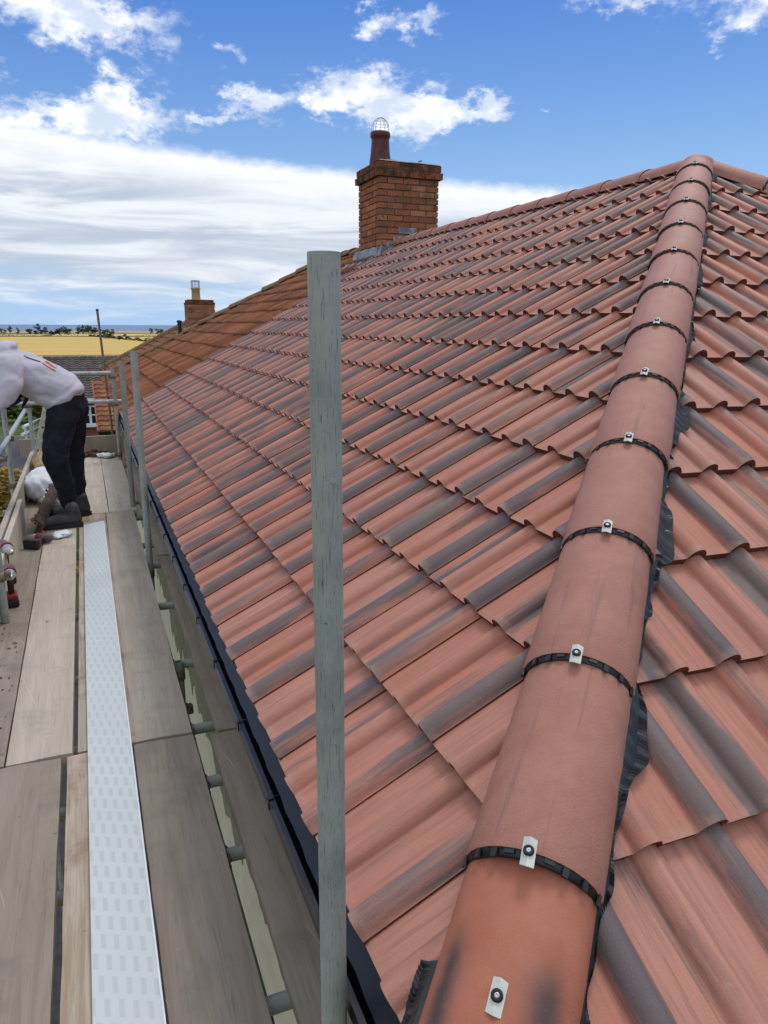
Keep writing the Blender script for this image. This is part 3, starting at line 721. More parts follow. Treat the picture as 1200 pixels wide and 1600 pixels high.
# --- chimney, with every brick its own piece
CX0, CX1, CY0, CY1 = 3.72, 4.565, 9.45, 10.22; CZT = 1.87
ch = MB(); ch.box(((CX0 + CX1) / 2, (CY0 + CY1) / 2, (.55 + CZT) / 2), (CX1 - CX0 - .030, CY1 - CY0 - .030, CZT - .55)); chim = part(ch, 'chimney_stack', M_mortar)
bv = []
for i in range(14):
    mb = MB(); mb.box((0, 0, 0), (1, 1, 1), 0, None, (i + .4) / 14); me = mb.mesh('brick', [M_brick])
    for v in me.vertices: v.co += Vector((random.uniform(-.012, .012), random.uniform(-.02, .02), random.uniform(-.03, .03)))
    bv.append(me)
def brick(c_, d, parent, mats=None, top=None):
    o = bpy.data.objects.new('brick', mats or bv[random.randrange(14)]); COL.objects.link(o); o.parent = parent
    o.location = Vector(c_) - parent_world(parent); o.scale = d; return o
def parent_world(p_):
    v = Vector(p_.location)
    q = p_.parent
    while q: v += Vector(q.location); q = q.parent
    return v
BH, BL, BJ = .064, .213, .0125
def ring_bricks(x0, x1, y0, y1, z, odd, parent, mat=None, h=BH, dep=.1025):
    for (a0, a1, fx) in ((x0, x1, 'y0'), (x0, x1, 'y1'), (y0 + dep + BJ, y1 - dep - BJ, 'x0'), (y0 + dep + BJ, y1 - dep - BJ, 'x1')):
        a = a0; first = True
        while a < a1 - .02:
            l = BL if not (first and odd) else BL / 2; first = False
            l = min(l, a1 - a)
            if a1 - (a + l) < .05: l = a1 - a
            m_ = a + l / 2; pr_ = random.uniform(-.004, .006)
            if fx == 'y0': c_, d = (m_, y0 + dep / 2 - pr_, z + h / 2), (l, dep, h)
            if fx == 'y1': c_, d = (m_, y1 - dep / 2 + pr_, z + h / 2), (l, dep, h)
            if fx == 'x0': c_, d = (x0 + dep / 2 - pr_, m_, z + h / 2), (dep, l, h)
            if fx == 'x1': c_, d = (x1 - dep / 2 + pr_, m_, z + h / 2), (dep, l, h)
            brick(c_, d, parent, mat); a += l + BJ
z = .80; o_ = 0
while z < CZT - .03:
    ring_bricks(CX0, CX1, CY0, CY1, z, o_ % 2, chim); z += BH + BJ; o_ += 1
cw = []
for i in range(4):
    mb = MB(); mb.box((0, 0, 0), (1, 1, 1), 0, None, i / 4); me = mb.mesh('corbel_brick', [M_crown])
    for v in me.vertices: v.co += Vector((random.uniform(-.02, .02), random.uniform(-.03, .03), random.uniform(-.05, .05)))
    cw.append(me)
cb = MB(); cb.box(((CX0 + CX1) / 2, (CY0 + CY1) / 2, z + .085), (CX1 - CX0 + .03, CY1 - CY0 + .03, .17)); crown = part(cb, 'chimney_crown', M_mortar)
for i, ex in enumerate((.038, .022)):
    for q_ in range(1):
        ring_bricks(CX0 - ex, CX1 + ex, CY0 - ex, CY1 + ex, z, i % 2, crown, cw[i], h=.078); z += .078 + BJ
mb = MB(); rows = []
for f_, zz in ((1.0, 0), (.93, .018), (.6, .045), (.02, .07)):
    rows.append([((CX0 + CX1) / 2 + sx * (CX1 - CX0 + .03) / 2 * f_, (CY0 + CY1) / 2 + sy * (CY1 - CY0 + .03) / 2 * f_, z - .004 + zz + random.uniform(-.006, .006)) for sx, sy in ((-1, -1), (-.33, -1), (.33, -1), (1, -1), (1, -.3), (1, .3), (1, 1), (.3, 1), (-.3, 1), (-1, 1), (-1, .3), (-1, -.3))])
mb.grid(rows, 0, closed=True); mb.box((3.97, 9.80, z + .045), (.16, .15, .07), 0, Matrix.Rotation(.4, 3, 'Z')); part(mb, 'mortar_cap', M_flaunch)
# pot with wire balloon guard
PX, PY, PZ = 3.895, 9.86, z + .01
mb = MB(); mb.lathe((PX, PY, PZ), [(.150, -.03), (.145, .05), (.128, .16), (.118, .30), (.122, .335), (.134, .35), (.134, .40), (.120, .415), (.104, .40), (.10, .1)], 0, 24); pot = part(mb, 'chimney_pot', M_pot)
mb = MB(); zb = PZ + .40
for i in range(6):
    a = math.pi * i / 6 + .2; pts = []
    for j in range(11):
        ph = math.pi * j / 10; r = .118 * math.cos(ph) * (1 if True else 1)
        pts.append((PX + r * math.cos(a) + random.uniform(-.006, .006), PY + r * math.sin(a) + random.uniform(-.006, .006), zb + .19 * math.sin(ph) ** .7))
    mb.path(pts, .0019, 0, 5)
for zz, rr in ((.02, .117), (.09, .112), (.15, .08)):
    pts = [(PX + rr * math.cos(a), PY + rr * math.sin(a), zb + zz + .01 * math.sin(a)) for a in [2 * math.pi * q / 16 for q in range(17)]]; mb.path(pts, .0019, 0, 5)
mb.obj('wire_guard', M_wire, pot)
mb = MB(); mb.path([(4.42, 9.80, z + .02), (4.43, 9.80, z + .10), (4.46, 9.80, z + .115), (4.475, 9.80, z + .10)], .009, 0, 8); part(mb, 'aerial_hook', M_wire)
# lead flashing: stepped soakers on the near face, apron on the eaves side
mb = MB()
def rz(x): return ZE + (x - XE) * TT
xs = [CX0 - .01, CX0 + .10, CX0 + .20, CX0 + .33]
for i in range(3):
    a, b = xs[i], xs[i + 1]; zl = rz(a) - .02; zh = rz(b) + .085
    mb.box(((a + b) / 2, CY0 - .008 - i * .002, (zl + zh) / 2), (b - a + .006, .005, zh - zl))
mb.box((CX0 + .40, CY0 - .011, rz(CX0 + .40) + .115), (.26, .006, .075))
mb.box((CX0 + .005, CY0 - .02, rz(CX0) + .06), (.10, .03, .16), 0, Matrix.Rotation(.12, 3, 'Y'))
part(mb, 'stepped_flashing', M_lead)
mb = MB(); rows = []
for j in range(9):
    xx = CX0 - .012 - .27 * j / 8; rows.append([(xx, CY0 - .16 + (CY1 - CY0 + .30) * i / 14, rz(xx) + .045 + .008 * math.sin(i * 1.7 + j) + (.10 if j == 0 else .02 if j == 1 else 0)) for i in range(15)])
mb.grid(rows, 0); rows = []
for j in range(6):
    yy = CY0 - .005 - .15 * j / 5; rows.append([(CX0 - .05 + .5 * i / 10, yy, rz(CX0 - .05 + .5 * i / 10) + .05 + .006 * math.sin(i * 2 + j)) for i in range(11)])
mb.grid(rows, 0); part(mb, 'lead_apron', M_lead)
# bedded ridge tiles on the neighbour's ridge and far hip, patchy with lichen
FD = Vector((1, -1, TT)).normalized(); FNn = Vector((0, 0, 1)) - FD * FD.z; FNn.normalize(); FX = FD.cross(FNn).normalized()
lc = cap_mb(.40, .125, .085, T=.02, n=11, lift=.016)
lm_ = lc.mesh('lichened_ridge_tile', [M_lich, M_lich])
L = 0
while L < LT - .1:
    R = Matrix((FX, FD, FNn)).transposed().to_4x4(); R.translation = Vector((XE, YF, ZE)) + FD * L + FNn * random.uniform(.0, .02)
    link('lichened_ridge_tile', lm_, house, mw=R @ Matrix.Rotation(math.radians(random.uniform(-1.5, 1.5)), 4, 'Z')); L += .39
y = YF - DW - .1
while y > CY1 + .1:
    link('lichened_ridge_tile', lm_, house, mw=rid(y - .40, -.005 + random.uniform(0, .015))); y -= .39
mb = MB(); rows = [[(XE + t * 1.0 - .10, YF - t - .10, ZE + t * TT - .035 + random.uniform(-.012, .012) + .03), (XE + t - .03, YF - t - .03, ZE + t * TT + .05)] for t in np.arange(.02, DW, .05)]
mb.grid(rows, 0, smooth=False); part(mb, 'bedding_mortar', M_lich)
p0 = Vector((1.78, 15.0, rz(1.78)))
mb = MB(); mb.tube(p0 - Vector((0, 0, .1)), p0 + Vector((0, 0, .30)), .040, 0, 14); mb.lathe(p0 + Vector((0, 0, .30)), [(.042, 0), (.055, .012), (.055, .03), (.02, .05), (0, .05)], 0, 14); part(mb, 'vent_pipe', M_black)

# ------------------------------------------------------------------ scaffold boards
PZ_ = -1.56
def board(x0, x1, y0, y1, mat, label, ztop=PZ_, rot=0., dz=0., name='scaffold_board', grp='boards laid along the scaffold platform', band=True):
    w_, l_ = x1 - x0, y1 - y0; ob = empty(name, ((x0 + x1) / 2, (y0 + y1) / 2, ztop - .038 + dz), label, 'board', grp); ob.rotation_euler = (0, 0, rot)
    mb = MB(); nx, ny = 4, 14; t = .038; ph = random.uniform(0, 6)
    def P(i, j, top):
        x = -w_ / 2 + w_ * i / nx; y = -l_ / 2 + l_ * j / ny
        ed = random.uniform(-.0015, .0015) if i in (0, nx) else 0
        return (x + ed, y, (t if top else 0) + .0022 * math.sin(ph + i * 1.1) + .002 * math.sin(y * 1.7 + ph))
    T = [[P(i, j, 1) for i in range(nx + 1)] for j in range(ny + 1)]; Bt = [[P(i, j, 0) for i in range(nx + 1)] for j in range(ny + 1)]
    mb.grid(T, 0, smooth=False); mb.grid([list(reversed(r_)) for r_ in Bt], 0, smooth=False)
    mb.grid([[Bt[j][nx], T[j][nx]] for j in range(ny + 1)], 0, smooth=False); mb.grid([[T[j][0], Bt[j][0]] for j in range(ny + 1)], 0, smooth=False)
    mb.grid([Bt[0], T[0]], 0, smooth=False); mb.grid([T[ny], Bt[ny]], 0, smooth=False)
    o = mb.obj('plank', mat); o.parent = ob
    return ob
board(-.66, -.437, .75, 2.685, M_board, 'near scaffold board at the outer edge, in front of the mossy standard')
board(-.431, -.205, .75, 2.683, M_board, 'near grey brown board left of the narrow paint-stained one, white speck on it')
board(-.183, .042, .75, 2.68, M_board3, 'near board mostly under the white fascia, streaked with old white paint')
board(.050, .272, .72, 2.672, M_board, 'near broad board between white fascia and gutter gap, fine cracks in it')
board(-.622, -.397, 2.70, 6.52, M_board, 'outer middle board that carries the two red cordless drills')
board(-.391, -.166, 2.70, 6.52, M_board2, 'long pale board under the worker\'s boots, beside the dark slot')
board(-.146, .058, 2.70, 6.52, M_board3, 'long board hidden beneath the middle of the white fascia strip')
board(.056, .281, 2.692, 6.52, M_board2, 'long pale board right of the white strip, beside the standards', rot=-.0055)
board(-.600, -.376, 6.54, 9.66, M_board, 'far board next to the outer toe board, under the rubble sack')
board(-.371, -.145, 6.54, 9.66, M_board2, 'far board behind the worker\'s legs')
board(-.138, .088, 6.54, 9.66, M_board2, 'far pale board that ends under the reddish rubble')
board(.094, .318, 6.54, 9.66, M_board2, 'far board at the roof side, ending at the end toe board')
board(.333, .556, 1.12, 2.640, M_board, 'near inside board between scaffold and wall, partly under the gutter')
board(.368, .590, 2.662, 5.1, M_board, 'middle inside board slipped beneath the gutter')
board(.366, .590, 5.12, 9.3, M_board, 'far inside board between the standards and the wall')
mb = MB(); pts = [(0, 0), (.003, .001), (.0045, .004), (.0035, .007), (0, .007)]; mb.lathe((-.365, 2.02, PZ_ + .003), [(0, .003), (.006, .0028), (.009, 0)], 0, 10); tag(mb.obj('paint_speck', M_white), 'small white speck on the near left board', 'speck')

def toe(x0, y0, x1, y1, th, label, z0=PZ_ + .002, hgt_=.222, mat=None):
    a, b = Vector((x0, y0, 0)), Vector((x1, y1, 0)); d = b - a; l = d.length
    ob = empty('toe_board', ((x0 + x1) / 2, (y0 + y1) / 2, z0), label, 'toe board', 'boards on edge round the platform'); ob.rotation_euler = (0, 0, math.atan2(d.y, d.x) - math.pi / 2)
    mb = MB(); mb.box((0, 0, hgt_ / 2), (th, l, hgt_)); o = mb.obj('plank', mat or M_board2); o.parent = ob; bevel(o, .003); return ob
toe(-.612, 4.3, -.600, 8.72, .038, 'long toe board on edge behind the rubble sack')
toe(-.560, 3.9, -.556, 6.28, .036, 'pale toe board on edge beside the drills', mat=M_board2)
toe(-.80, 9.70, .37, 9.70, .038, 'toe board closing off the far end of the platform', mat=M_board)

# white fascia lying along the boards
ob = empty('fascia_strip', (-.035, 3.5, PZ_ + .003), 'long white plastic fascia in printed protective film lying along the boards', 'fascia board')
mb = MB(); nx = 6; ysn = np.linspace(-2.75, 2.62, 40)
def fx(i, y): return (-.077 + .154 * i / nx)
rows = [[(fx(i, y), y + (.075 * (i / nx) if y > 2.6 else 0), .010 + .0014 * math.sin(y * 2.3 + i * .3)) for i in range(nx + 1)] for y in ysn]
mb.grid(rows, 0); low_ = [[(a, b, c_ - .009) for a, b, c_ in r_] for r_ in rows]
mb.grid([[r_[-1], l_[-1]] for r_, l_ in zip(reversed(rows), reversed(low_))], 0, smooth=False); mb.grid([[r_[0], l_[0]] for r_, l_ in zip(rows, low_)], 0, smooth=False)
mb.grid([rows[-1], low_[-1]], 0, smooth=False); mb.grid([low_[0], rows[0]], 0, smooth=False)
o = mb.obj('board_face', M_strip); o.parent = ob
mb = MB(); mb.grid([[(.0785, y, .0105), (.0775, y, -.001)] for y in ysn], 0, smooth=False); mb.grid([[(.074, y, .0118 + .0014 * math.sin(y * 2.3 + 1.8)), (.079, y, .0115 + .0014 * math.sin(y * 2.3 + 1.8))] for y in ysn], 0, smooth=False)
o = mb.obj('return_edge', M_white); o.parent = ob

# ------------------------------------------------------------------ the scaffold: one thing, its tubes as parts
scaf = empty('scaffold', (-.1, 5.2, -H), 'galvanised tube scaffold along the eaves with a tall standard in front of the roof', 'scaffold')
TR = .0219
def tube(name, a, b, mat=M_pole, hollow=None, label=None, n=28):
    mb = MB(); a, b = Vector(a), Vector(b); mb.tube(a, b, TR, 0, n, caps=False)
    d = (b - a).normalized()
    q = d.to_track_quat('Z', 'Y')
    for e_, s_ in ((a, -1), (b, 1)):
        ring = [(TR * math.cos(2 * math.pi * i / n), TR * math.sin(2 * math.pi * i / n)) for i in range(n)]
        f0 = [e_ + q @ Vector((x, y, 0)) for x, y in ring]; f1 = [e_ + q @ Vector((x * .83, y * .83, 0)) for x, y in ring]; f2 = [e_ - d * s_ * .12 + q @ Vector((x * .83, y * .83, 0)) for x, y in ring]
        rws = [f0, f1, f2] if s_ > 0 else [f2, f1, f0]
        mb.grid(rws, 0, closed=True, smooth=False); mb.add(f2, [tuple(range(n))], 0)
    o = mb.obj(name, mat, scaf, (a + b) / 2)
    if label: o['label'] = label
    return o
tube('standard', (.3035, .968, .093), (.3000, .968, -H + .02), M_pole, label='tall worn standard in the middle of the view', n=48)
tube('standard', (.299, 4.99, -.160), (.299, 4.99, -H + .02), M_pole)
tube('standard', (.296, 6.67, -.300), (.296, 6.67, -H + .02), M_pole)
tube('standard', (.305, 9.18, -.50), (.305, 9.18, -H + .02), M_pole)
tube('standard', (.303, 3.42, -1.592), (.303, 3.42, -H + .02), M_pole)
tube('standard', (-.667, 7.0, -.62), (-.667, 7.0, -H + .02), M_rail)
tube('standard', (-.622, 9.30, -.82), (-.622, 9.30, -H + .02), M_rail)
tube('standard', (-.512, 4.18, -.75), (-.512, 4.18, -1.556), M_pole, label='mossy green upright at the left edge')
tube('guard_rail', (-.633, 2.2, -.945), (-.66, 9.24, -.942), M_rail)
tube('guard_rail', (-.80, 9.225, -.540), (.296, 9.225, -.545), M_rail)
tube('guard_rail', (-.86, 9.225, -.868), (.372, 9.225, -.872), M_rail)
for y in (1.45, 2.02, 2.43, 2.82, 3.46, 4.29, 5.1, 5.62, 6.5, 7.12, 8.2, 9.1): tube('transom', (-.78, y, PZ_ - .066), (.63, y, PZ_ - .066))
tube('ledger', (-.70, .5, PZ_ - .118), (-.70, 9.7, PZ_ - .118)); tube('ledger', (.276, .5, PZ_ - .118), (.276, 9.7, PZ_ - .118))
def coupler_mb():
    mb = MB(); mb.lathe((0, 0, -.026), [(.0225, 0), (.028, .002), (.028, .050), (.0225, .052)], 0, 18); mb.box((.040, 0, 0), (.028, .030, .046)); mb.tube((.044, -.03, 0), (.044, .052, 0), .006, 0, 8); mb.lathe((.044, .038, 0), [(.012, 0), (.012, .012), (.0, .012)], 0, 6, (0, 1, 0))
    return mb
cpm = coupler_mb().mesh('coupler', [M_coupler])
def coup(loc, rz_=0., ry=0.):
    link('coupler', cpm, scaf, mw=Matrix.Translation(loc) @ Matrix.Rotation(rz_, 4, 'Z') @ Matrix.Rotation(ry, 4, 'Y'))
for l_, a in [((-.512, 4.18, -1.30), .2), ((-.667, 7.0, -.955), 0), ((-.667, 7.0, -1.36), 0.5), ((-.622, 9.30, -.90), 1.2), ((.305, 9.18, -.58), 3.5), ((.305, 9.18, -.90), 3.4), ((.299, 4.99, -1.64), 3.1), ((.296, 6.67, -1.64), 3.1),
              ((.303, 3.42, -1.66), 3.3), ((.303, 3.42, -1.86), .3), ((.305, 9.18, -1.5), 2.9), ((-.667, 7.0, -1.66), 0)]: coup(l_, a)
for y in (2.02, 2.43, 2.82, 3.46, 4.29, 5.1): coup((.268, y, PZ_ - .066), 1.57, 1.57)
for y in (3.2, 5.9): coup((-.63, y, -.945), 0, 0)
# rail couplers wrap the tube
for (a, b) in (((-.628, 5.75, -.944), (0, 1, 0)), ((-.628, 5.45, -.944), (0, 1, 0))):
    mb = MB(); mb.lathe(a, [(.0252, 0), (.030, .002), (.030, .045), (.0252, .047)], 0, 18, b); mb.box((a[0] + .03, a[1] + .02, a[2] + .01), (.03, .04, .03)); mb.obj('coupler', M_coupler, scaf)

def wp(px, py, y): return at(px, py, y)
# ladder standing on the far boards
lad = empty('ladder', (-.43, 8.2, PZ_), 'aluminium ladder with round rung holes standing beside the worker', 'ladder')
la, lb = Vector((-.592, 8.15, PZ_ + .002)), wp(73, 638, 8.0)
for s_ in (0, .40):
    mb = MB(); off = Vector((.02 * s_, s_, 0)); d = (lb - la); q = d.to_track_quat('Z', 'Y'); n_ = 1
    R = q.to_matrix(); L_ = d.length; c_ = (la + lb) / 2 + off
    ex = (R.transposed() @ Vector((1, 0, 0)));
    zx = Vector((0, 1, 0)).cross(d.normalized()).normalized(); R = Matrix((zx, Vector(d.normalized()).cross(zx), d.normalized())).transposed(); mb.box(c_, (.072, .028, L_), 0, R); lo = mb.obj('stile', M_alu, lad); bevel(lo, .004)
    if s_ == 0: st_q = R
for i in range(4):
    p_ = la + (lb - la) * ((.10 + .25 * i) / (lb - la).length)
    mb = MB(); mb.tube(p_ + Vector((0, -.015, 0)), p_ + Vector((.008, .41, 0)), .013, 0, 12); mb.obj('rung', M_dark, lad)

# ------------------------------------------------------------------ the worker, bending over the outer rail
def blobs_mesh(name, chains, mat, voxel=.014, smooth=6, parent=None, noise=0., nscale=.2):
    """one continuous skin grown over chains of (point, radius_x, radius_y)"""
    mb = MB()
    for ch_ in chains:
        pts = [Vector(c_[0]) for c_ in ch_]
        dens_ = []
        for i in range(len(pts) - 1):
            k_ = max(2, int((pts[i + 1] - pts[i]).length / .02))
            for j in range(k_ + (i == len(pts) - 2)):
                f_ = j / k_; dens_.append((pts[i].lerp(pts[i + 1], f_), ch_[i][1] * (1 - f_) + ch_[i + 1][1] * f_, ch_[i][2] * (1 - f_) + ch_[i + 1][2] * f_))
        # smooth the centre line a little
        P_ = [d[0] for d in dens_]
        for _ in range(6): P_ = [P_[0]] + [(P_[i - 1] + P_[i] * 2 + P_[i + 1]) / 4 for i in range(1, len(P_) - 1)] + [P_[-1]]
        n = 20; rows = []
        for i, (p_, d) in enumerate(zip(P_, dens_)):
            t = (P_[min(i + 1, len(P_) - 1)] - P_[max(i - 1, 0)]).normalized()
            side = Vector((0, 1, 0)) - t * t.y
            if side.length < .2: side = Vector((1, 0, 0)) - t * t.x
            side.normalize(); upv = t.cross(side).normalized()
            rows.append([p_ + side * (d[2] * math.cos(2 * math.pi * k_ / n)) + upv * (d[1] * math.sin(2 * math.pi * k_ / n)) for k_ in range(n)])
        for end, s_ in ((0, -1), (-1, 1)):
            p_, d = P_[end], dens_[end]; t = (P_[1] - P_[0]).normalized() if end == 0 else (P_[-1] - P_[-2]).normalized()
            cap = []
            for f_ in (.35, .7, .92, 1.0):
                r_ = math.sqrt(max(0, 1 - f_ * f_)) if f_ < 1 else .02
                c_ = p_ + t * s_ * min(d[1], d[2]) * f_; cap.append([c_ + (q - p_) * r_ for q in rows[end]])
            rows = (list(reversed(cap)) + rows) if end == 0 else rows + cap
        mb.grid(rows, 0, closed=True); mb.add(rows[0], [tuple(reversed(range(n)))]); mb.add(rows[-1], [tuple(range(n))])
    o = mb.obj(name, mat)
    r_ = o.modifiers.new('remesh', 'REMESH'); r_.mode = 'VOXEL'; r_.voxel_size = voxel; r_.use_smooth_shade = True
    s_ = o.modifiers.new('smooth', 'SMOOTH'); s_.factor = .5; s_.iterations = smooth
    if noise:
        tx = bpy.data.textures.new(name + '_folds', 'CLOUDS'); tx.noise_scale = nscale; tx.noise_depth = 2
        d = o.modifiers.new('folds', 'DISPLACE'); d.texture = tx; d.strength = noise; d.mid_level = .5; d.texture_coords = 'LOCAL'
        tx = bpy.data.textures.new(name + '_creases', 'STUCCI'); tx.noise_scale = nscale * .55; tx.turbulence = 12
        d = o.modifiers.new('creases', 'DISPLACE'); d.texture = tx; d.strength = noise * .55; d.mid_level = .5; d.texture_coords = 'LOCAL'
    if parent: o.parent = parent
    return o
hipc = wp(103, 628, 6.32)
# skin body: head, neck, torso, arms, legs as one surface, mostly clothed
HY = 6.30
sh = wp(14, 582, HY); nk = wp(-12, 562, HY)
body = blobs_mesh('person', [
    [(hipc, .12, .15), (wp(70, 602, HY), .10, .14), (sh, .11, .16), (nk, .06, .06), (wp(-40, 575, HY), .075, .07), (wp(-52, 590, HY), .085, .075)],
    [(wp(104, 632, 6.22), .07, .07), (wp(89, 716, 6.15), .045, .045), (wp(110, 786, 6.20), .040, .040)],
    [(wp(112, 632, 6.42), .07, .07), (wp(117, 712, 6.50), .04, .04), (wp(125, 778, 6.52), .040, .040)],
    [(wp(14, 575, 6.12), .055, .055), (wp(4, 620, 6.0), .045, .045), (wp(-22, 650, 5.9), .032, .032)],
    [(wp(20, 578, 6.48), .055, .055), (wp(36, 606, 6.5), .045, .045), (wp(34, 622, 6.45), .03, .03)]], M_skin, .012, 4)
tag(body, 'worker in white hoodie and black trousers bending over the outer guard rail', 'person')
hood = blobs_mesh('hoodie', [
    [(wp(98, 607, HY), .140, .18), (wp(80, 600, HY), .150, .19), (wp(54, 591, HY), .165, .21), (wp(27, 577, HY), .145, .215), (wp(2, 566, HY), .13, .20), (wp(-12, 560, HY), .09, .12)],
    [(wp(60, 602, HY), .10, .17), (wp(74, 624, HY), .085, .16), (wp(77, 632, HY), .05, .14)],
    [(wp(120, 608, HY), .055, .185), (wp(103, 619, HY), .075, .195), (wp(84, 630, HY), .060, .18)],
    [(wp(18, 573, 6.10), .100, .095), (wp(14, 598, 6.04), .098, .085), (wp(10, 616, 6.02), .090, .075), (wp(-10, 634, 5.98), .06, .06)],
    [(wp(22, 572, 6.48), .085, .085), (wp(32, 598, 6.5), .065, .065)],
    [(wp(10, 545, HY), .055, .13), (wp(-14, 556, HY), .08, .14)], [(wp(20, 541, HY), .035, .09), (wp(4, 548, HY), .05, .11)]], M_hood, .010, 9, body, .030, .15)
trou = blobs_mesh('trousers', [
    [(wp(104, 612, HY), .125, .165), (wp(104, 636, HY), .135, .175)],
    [(wp(102, 632, 6.22), .125, .105), (wp(87, 700, 6.13), .102, .09), (wp(87, 722, 6.12), .088, .085), (wp(102, 762, 6.17), .070, .07), (wp(108, 784, 6.20), .068, .065)],
    [(wp(112, 632, 6.42), .125, .105), (wp(114, 690, 6.50), .092, .088), (wp(119, 740, 6.51), .066, .07), (wp(124, 778, 6.52), .060, .062)]], M_trou, .013, 6, body, .03, .12)
for (a, b, c_, yy, nm) in (((110, 792), (100, 800), (78, 812), 6.14, 0), ((125, 785), (118, 792), (94, 799), 6.5, 1)):
    A_, B2, C2 = wp(*a, yy), wp(*b, yy), wp(*c_, yy)
    gz = PZ_ + .004
    heel = Vector((A_.x + .03, yy, gz + .055)); mid = Vector(((A_.x + C2.x) / 2, yy, gz + .06)); toe_ = Vector((A_.x - .20, yy - .02, gz + .048))
    bo = blobs_mesh('boot', [[(Vector((A_.x + .01, yy, gz + .15)), .052, .050), (Vector((A_.x + .015, yy, gz + .09)), .054, .048), (heel, .050, .046)], [(heel, .050, .045), (mid, .050, .047), (toe_, .036, .048)]], M_boot, .009, 3, body)
    mb = MB()
    for q_ in range(4):
        lx, lz = mid.x + .012 + q_ * .020, gz + .112 + q_ * .014
        mb.tube((lx, yy - .036, lz - .004), (lx + .004, yy + .036, lz), .0035, 0, 6)
    o = mb.obj('boot_laces', M_dark); o.parent = body
    mb = MB(); outl = []
    for i in range(20):
        t = 2 * math.pi * i / 20; L2 = (heel.x + .055 - (toe_.x - .055)) / 2; cx = (heel.x + .055 + toe_.x - .055) / 2
        outl.append((cx + L2 * math.copysign(abs(math.cos(t)) ** .7, math.cos(t)), yy - .01 + .052 * math.copysign(abs(math.sin(t)) ** .7, math.sin(t))))
    mb.grid([[(x, y, gz - .001) for x, y in outl], [(x, y, gz + .030) for x, y in outl]], 0, closed=True); mb.add([(x, y, gz + .030) for x, y in outl], [tuple(range(20))]); mb.add([(x, y, gz - .001) for x, y in outl], [tuple(reversed(range(20)))])
    so_ = mb.obj('boot_sole', M_sole); so_.parent = body
def hand(w_, d, up, sc=1., curl=.6, mat=M_glove):
    """gloved hand: palm, four bent fingers of unequal length and a thumb from the side of the palm"""
    d = Vector(d).normalized(); up = Vector(up).normalized(); sd_ = d.cross(up).normalized(); w_ = Vector(w_); ch_ = []
    ch_.append([(w_, .028 * sc, .034 * sc), (w_ + d * .05 * sc, .026 * sc, .046 * sc), (w_ + d * .09 * sc, .022 * sc, .046 * sc)])
    for i, (l_, o_) in enumerate(((.070, -.034), (.080, -.011), (.075, .012), (.058, .034))):
        r_ = w_ + d * .085 * sc + sd_ * o_ * sc; k1_ = r_ + (d * math.cos(curl * .4) - up * math.sin(curl * .4)) * l_ * .45 * sc
        k2_ = k1_ + (d * math.cos(curl) - up * math.sin(curl)) * l_ * .32 * sc; k3_ = k2_ + (d * math.cos(curl * 1.6) - up * math.sin(curl * 1.6)) * l_ * .28 * sc
        ch_.append([(r_, .0125 * sc, .0125 * sc), (k1_, .0118 * sc, .0118 * sc), (k2_, .011 * sc, .011 * sc), (k3_, .009 * sc, .009 * sc)])
    t0 = w_ + d * .03 * sc - sd_ * .036 * sc; t1 = t0 + (d * .6 - sd_ * .6 - up * .3).normalized() * .04 * sc; t2 = t1 + (d * .85 - sd_ * .2 - up * .5).normalized() * .034 * sc
    ch_.append([(t0, .016 * sc, .016 * sc), (t1, .0135 * sc, .0135 * sc), (t2, .010 * sc, .010 * sc)])
    return ch_
g1 = blobs_mesh('glove', hand(wp(44, 609, 6.46), wp(24, 620, 6.44) - wp(44, 609, 6.46), (.2, -.9, .4), 1.15), M_glove, .005, 3, body)
g2 = blobs_mesh('glove', hand(wp(-8, 640, 5.97), wp(-24, 660, 5.93) - wp(-8, 640, 5.97), (.3, -.9, .3), 1.1), M_glove, .005, 3, body)
hc = wp(-56, 594, HY)
mb = MB(); mb.lathe(hc, [(0.0, -.10), (.06, -.085), (.085, -.03), (.088, .03), (.07, .08), (.03, .10), (0, .105)], 0, 20, (-.5, 0, .6)); hr = mb.obj('hair', M_hair); hr.parent = body
# face on the head, looking down and out of the picture
fd = Vector((-.55, 0, -.83)).normalized(); fu = Vector((-.83, 0, .55))
for nm, off, r_, mt in (('nose', fd * .098, .014, M_skin), ('mouth', fd * .088 - fu * .045, .016, M_red)):
    mb = MB(); mb.lathe(hc + off, [(0, -r_), (r_ * .8, -r_ * .4), (r_, 0), (r_ * .6, r_ * .7), (0, r_)], 0, 10, fd); o = mb.obj(nm, mt); o.parent = body
for s_ in (-1, 1):
    mb = MB(); mb.lathe(hc + fd * .080 + fu * .018 + Vector((0, s_ * .032, 0)), [(0, -.012), (.010, -.006), (.012, 0), (.008, .008), (0, .012)], 0, 10, fd); o = mb.obj('eye', M_white); o.parent = body
    mb = MB(); mb.lathe(hc + Vector((0, s_ * .080, 0)), [(0, -.012), (.02, -.008), (.026, 0), (.018, .008), (0, .010)], 0, 10, (0, s_, 0)); o = mb.obj('ear', M_skin); o.parent = body
